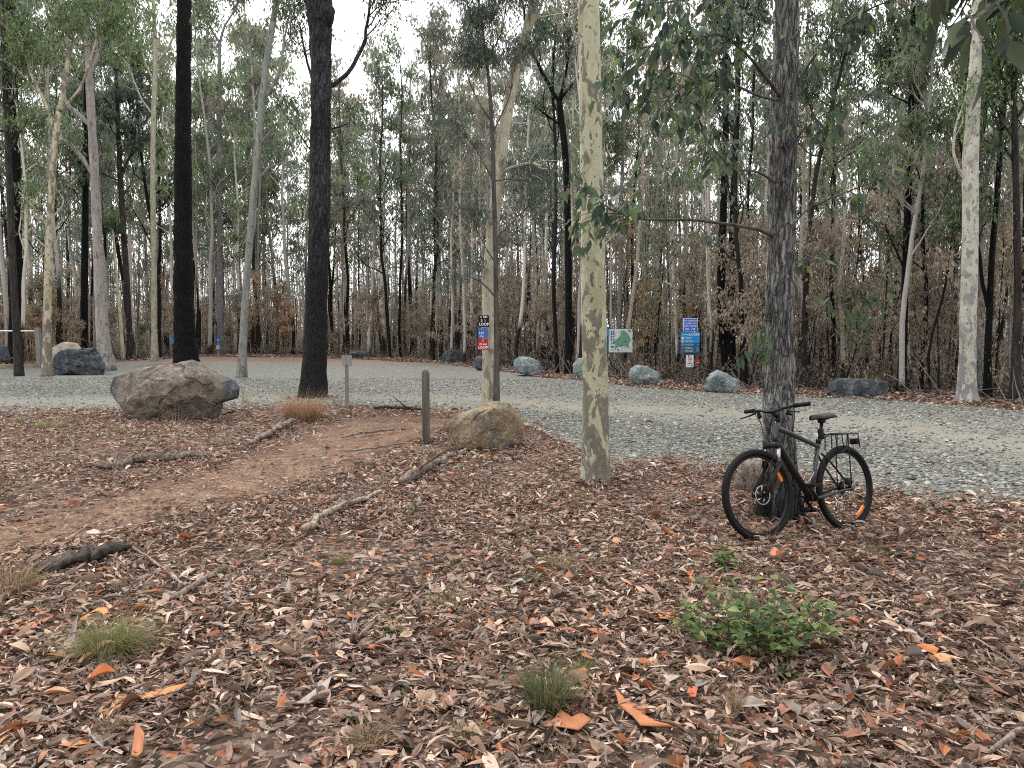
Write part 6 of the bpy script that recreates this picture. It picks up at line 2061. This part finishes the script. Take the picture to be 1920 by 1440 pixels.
DRY = [(0.34, 0.25, 0.15), (0.26, 0.18, 0.11), (0.42, 0.33, 0.21), (0.18, 0.12, 0.08)]
RUST = [(0.36, 0.22, 0.13), (0.28, 0.16, 0.09), (0.44, 0.30, 0.19), (0.20, 0.12, 0.07)]
GRN = [(0.15, 0.165, 0.055), (0.21, 0.21, 0.075), (0.11, 0.13, 0.05), (0.32, 0.27, 0.14), (0.25, 0.23, 0.10)]
DGR = [(0.09, 0.12, 0.055), (0.13, 0.16, 0.07), (0.07, 0.09, 0.045), (0.26, 0.22, 0.13)]
tuft(570, 790, 130, 72, 1500, 'big dry russet grass tuft at the foot of the big black trunk', 1, RUST, arch=.6)
tuft(208, 1236, 175, 95, 1500, 'dense yellow green grass tuft at the lower left', 2, GRN, arch=.55, wid=.0014)
tuft(1025, 1343, 155, 115, 800, 'feathery dark green tuft near the bottom centre', 3, DGR, arch=.35, wid=.0013)
tuft(85, 805, 70, 28, 260, 'low green grass clump on the gravel edge left of the big brown boulder', 4, GRN)
tuft(178, 782, 26, 26, 90, 'upright dry tuft just left of the big brown boulder', 5, DRY)
tuft(38, 795, 30, 26, 110, 'small grass tuft on the gravel edge at the far left', 6, GRN)
tuft(225, 812, 36, 22, 110, 'short tuft below the big brown boulder', 7, GRN)
tuft(20, 1110, 170, 90, 420, 'sprawling dry grass at the left edge beside the black rotten log', 8, DRY, arch=.5)
tuft(225, 1110, 40, 46, 130, 'dry wispy tuft under the black rotten log', 9, DRY)
tuft(200, 1385, 90, 50, 300, 'straw coloured tuft in the bottom left corner region', 10, DRY, wid=.0013)
tuft(690, 1145, 70, 40, 220, 'straw tuft above the pale bark curls', 11, DRY, wid=.0013)
tuft(835, 1140, 90, 45, 300, 'straw tuft left of the spreading seedling', 12, DRY + GRN, wid=.0013)
tuft(1045, 1070, 90, 40, 280, 'grassy tuft above the spreading seedling', 13, DRY + GRN, wid=.0013)
tuft(635, 1055, 60, 34, 180, 'yellow green tuft below the pale broken branch', 14, GRN, wid=.0013)
tuft(1375, 1350, 60, 80, 180, 'upright dry tuft at the bottom below the bushy shrub', 15, DRY, wid=.0013)
tuft(690, 1410, 110, 55, 320, 'straw tuft at the bottom edge left of centre', 16, DRY, wid=.0013)
tuft(1095, 1270, 70, 40, 220, 'short green tuft right of the feathery tuft', 17, GRN, wid=.0013)
tuft(865, 1400, 80, 45, 230, 'green and straw tuft at the bottom edge, left of the orange bark slab', 18, GRN + DRY, wid=.0013)
tuft(1140, 1040, 46, 36, 120, 'wispy tuft below the spotted gum', 19, DRY, wid=.0013)
tuft(1230, 965, 40, 24, 100, 'low dry tuft between the spotted gum and the bicycle', 20, DRY)
tuft(460, 760, 30, 40, 60, 'tall wispy weed right of the big brown boulder', 21, DRY, arch=.1)
tuft(330, 800, 90, 60, 50, 'sparse pale stalks in front of the big brown boulder', 22, DRY, arch=.15)
tuft(420, 835, 70, 28, 150, 'low tuft right below the big brown boulder', 23, GRN)
tuft(1030, 1010, 40, 24, 100, 'small straw tuft left of the spotted gum foot', 24, DRY)
tuft(560, 1240, 60, 40, 160, 'straw tuft right of the dense yellow green tuft', 25, DRY, wid=.0013)
tuft(1450, 1012, 90, 32, 260, 'dry litter tuft under the bicycle front wheel', 26, DRY)

# wisps of dry and green grass standing thinly in the litter
wg = MB()
r = np.random.default_rng(321)
for k in range(150):
    y = 2.4 + 9 * r.uniform(0, 1) ** 1.3
    x = r.uniform(-.72, .72) * y
    if path_dist(np.array([x]), np.array([y]))[0] < .1 or in_gravel(np.array([x]), np.array([y]))[0] > 0:
        continue
    pal_ = [DRY, GRN, DGR][r.integers(0, 3)]
    for q_ in range(int(r.uniform(6, 34))):
        a = r.uniform(0, 6.28)
        bx, by = x + r.normal(0, .035), y + r.normal(0, .035)
        h_ = r.uniform(.03, .13)
        o_ = r.uniform(.02, .12)
        kk = np.linspace(0, 1, 4)
        ctr = np.stack([bx + math.cos(a) * o_ * kk ** 1.6, by + math.sin(a) * o_ * kk ** 1.6, float(gz(bx, by)) + .01 + h_ * (kk - .45 * kk ** 3)], -1)
        sd_ = np.array([-math.sin(a), math.cos(a), 0]) * .0013
        V = np.stack([ctr - sd_ * (1 - .8 * kk)[:, None], ctr + sd_ * (1 - .8 * kk)[:, None]], 1).reshape(-1, 3)
        wg.add(V, [[i * 2, i * 2 + 1, i * 2 + 3, i * 2 + 2] for i in range(3)], None, np.array(pal_[r.integers(0, len(pal_))]) * r.uniform(.7, 1.2))
tag(wg.build('sparse_grass', M['grass'], smooth=False), 'wisps of dry and green grass standing thinly in the leaf litter', 'grass', kind='stuff')

# ------------------------------------------------------------------ larger slabs of shed bark
M['barkslab'] = leafmat('shed_bark_slab', .05, .7)
def slab(pxs, label, col, seed, curl=.5, lift=.03):
    """pxs: outline of the slab as it lies, in photo pixels"""
    r = np.random.default_rng(seed)
    g = np.array([G(a, b) for a, b in pxs])
    c_ = g.mean(0)
    base = np.array([c_[0], c_[1], float(gz(c_[0], c_[1]))])
    q = g[:, :2] - c_[:2]
    n_ = len(q)
    V, Q, T = [], [], []
    size = np.linalg.norm(q, axis=1).max()
    rings = [1.0, .66, .33]
    for side, dz in ((0, 0.004), (1, 0)):
        for f in rings:
            for p_ in q:
                x_, y_ = p_ * f
                z_ = lift + curl * size * ((f * np.linalg.norm(p_) / size) ** 2) * (.5 + .5 * math.sin(3 * math.atan2(p_[1], p_[0]) + seed)) * .5
                V.append((x_, y_, z_ + dz))
        V.append((0, 0, lift + dz))
    S = n_ * 3 + 1
    for s_ in (0, 1):
        o_ = s_ * S
        for k in range(2):
            for i in range(n_):
                j = (i + 1) % n_
                f = [o_ + k * n_ + i, o_ + k * n_ + j, o_ + (k + 1) * n_ + j, o_ + (k + 1) * n_ + i]
                Q.append(f if s_ == 0 else f[::-1])
        for i in range(n_):
            j = (i + 1) % n_
            f = [o_ + 2 * n_ + i, o_ + 2 * n_ + j, o_ + 3 * n_]
            T.append(f if s_ == 0 else f[::-1])
    for i in range(n_):
        j = (i + 1) % n_
        Q.append([i, S + i, S + j, j])
    m_ = MB()
    V = np.array(V)
    cc_ = np.array(col)[None] * (1 + .22 * fbm(V * 30, seed, 3))[:, None]
    m_.add(V, Q, T, cc_)
    o = m_.build('bark_piece', M['barkslab'], None, True)
    o.location = tuple(base)
    return tag(o, label, 'bark piece', 'shed bark pieces in the litter')
ORG = (0.40, 0.165, 0.08)
slab([(1020, 1392), (1040, 1376), (1050, 1362), (1072, 1372), (1090, 1366), (1108, 1384), (1085, 1398), (1050, 1396)], 'broad orange bark slab below the feathery green tuft', ORG, 1)
slab([(1152, 1332), (1172, 1344), (1200, 1352), (1216, 1346), (1208, 1376), (1250, 1388), (1262, 1396), (1200, 1394), (1186, 1372), (1160, 1352)], 'forked orange bark slab right of the feathery green tuft', ORG, 2)
slab([(246, 1438), (256, 1392), (272, 1404), (268, 1436), (258, 1446)], 'upright orange bark chip at the bottom left', ORG, 3, .9)
slab([(185, 1360), (215, 1330), (250, 1322), (300, 1315), (355, 1305), (330, 1318), (250, 1334), (205, 1362)], 'long narrow orange bark strip below the dense grass tuft', (0.52, .23, .09), 4)
slab([(1742, 1250), (1752, 1238), (1766, 1240), (1785, 1244), (1782, 1256), (1762, 1254)], 'pale orange star shaped bark chip at the lower right', (.60, .30, .15), 5)
slab([(1225, 1162), (1248, 1156), (1268, 1168), (1262, 1180), (1240, 1176)], 'orange bark flake left of the bushy shrub', (.56, .22, .09), 6)
slab([(1286, 1340), (1292, 1308), (1308, 1316), (1304, 1344)], 'reddish bark flake below the bushy shrub', (.44, .13, .07), 7, .9)
slab([(95, 1240), (120, 1222), (148, 1190), (140, 1218), (125, 1232)], 'grey mauve bark strip left of the dense grass tuft', (.27, .22, .23), 8, .8)
slab([(1370, 1262), (1392, 1250), (1418, 1256), (1400, 1266)], 'orange bark flake under the front of the bushy shrub', ORG, 9)
tuft(660, 1206, 70, 52, 15, 'pale pinkish curled bark cluster left of the tiny dark seedling', 91, [(.50, .40, .37), (.42, .33, .31), (.56, .46, .42)], name='bark_curl', wid=.010, arch=.1)['category'] = 'bark piece'
slab([(555, 1340), (580, 1322), (622, 1300), (612, 1322), (580, 1342)], 'pale grey bark strip near the bottom, left of centre', (.36, .31, .28), 11)
slab([(1100, 1202), (1126, 1196), (1150, 1206), (1128, 1212)], 'orange leaf like bark flake in the middle right litter', ORG, 12)
slab([(560, 1188), (590, 1178), (640, 1182), (620, 1192)], 'grey bark strip left of the pale bark curls', (.34, .29, .27), 13)
slab([(150, 1180), (185, 1156), (232, 1150), (215, 1164), (178, 1184)], 'orange bark strip above the dense grass tuft', (.55, .24, .10), 14)
slab([(20, 1200), (50, 1182), (82, 1176), (60, 1192), (34, 1202)], 'orange bark strip at the left edge below the sprawling dry grass', ORG, 15)
slab([(725, 1178), (742, 1192), (770, 1196), (778, 1206), (745, 1206)], 'orange bark flake beside the tiny dark seedling', (.55, .27, .12), 16)
slab([(1190, 838 + 330), (1206, 1160), (1228, 1170), (1214, 1178)], 'small orange chip between the middle tufts and the bushy shrub', ORG, 17)
slab([(830, 1330), (855, 1322), (862, 1346), (845, 1356), (826, 1346)], 'brown bark flake left of the feathery green tuft', (.26, .13, .09), 18)

# leaves drifted against trunks, boulders and logs
mb = MB()
for cx_, cy_, ra, n_ in [(*G(1117, 905)[:2], .19, 420), (bt[0], bt[1], .24, 520), (*G(912, 848)[:2], .55, 520), (*G(320, 792)[:2], 1.0, 600), (*G(799, 828)[:2], .09, 120), (*G(588, 748)[:2], .5, 420),
                        (*G(640, 961)[:2], .35, 200), (*G(815, 876)[:2], .35, 220), (*G(300, 872)[:2], .6, 260), (*G(165, 1058)[:2], .35, 260)]:
    a = rg.uniform(0, 6.28, n_)
    q_ = ra + np.abs(rg.normal(0, .14, n_)) * (.6 + ra)
    L = rg.gamma(4, 0.0165, n_) * .9 + .014
    leaves_on_ground(mb, cx_ + np.cos(a) * q_, cy_ + np.sin(a) * q_, L, L * rg.uniform(.12, .28, n_), 4, .5, .09 * np.exp(-(q_ - ra) / .15) + .02)
tag(mb.build('leaf_drift', M['litter'], smooth=False), 'fallen leaves drifted against the trunks, boulders and logs', 'leaf litter', kind='stuff')
# ------------------------------------------------------------------ labels that single each tree out
ORD = ['', 'first', 'second', 'third', 'fourth', 'fifth', 'sixth', 'seventh', 'eighth', 'ninth']
NUM = ['', 'one', 'two', 'three', 'four', 'five', 'six', 'seven', 'eight', 'nine']
byl = {}
for o in sc.objects:
    if o.get('category') in ('tree', 'sapling') and o.get('group'):
        byl.setdefault(o['label'], []).append(o)
for lab, lst in byl.items():
    if len(lst) < 2:
        continue
    lst.sort(key=lambda o: o.location.x / max(1, o.location.y))
    for k, o in enumerate(lst):
        if len(lst) == 2:
            o['label'] = lab + (', left one' if k == 0 else ', right one')
        elif len(lst) < 10:
            o['label'] = lab + f', {ORD[k + 1]} from left'

# lettering curves become plain meshes
dg = bpy.context.evaluated_depsgraph_get()
for o in [o for o in sc.objects if o.type == 'FONT']:
    me = bpy.data.meshes.new_from_object(o.evaluated_get(dg))
    me.materials.clear()
    me.materials.append(o.data.materials[0])
    n_ = bpy.data.objects.new('lettering', me)
    C.objects.link(n_)
    n_.parent = o.parent
    n_.location, n_.rotation_euler, n_.scale = o.location.copy(), o.rotation_euler.copy(), o.scale.copy()
    bpy.data.objects.remove(o)
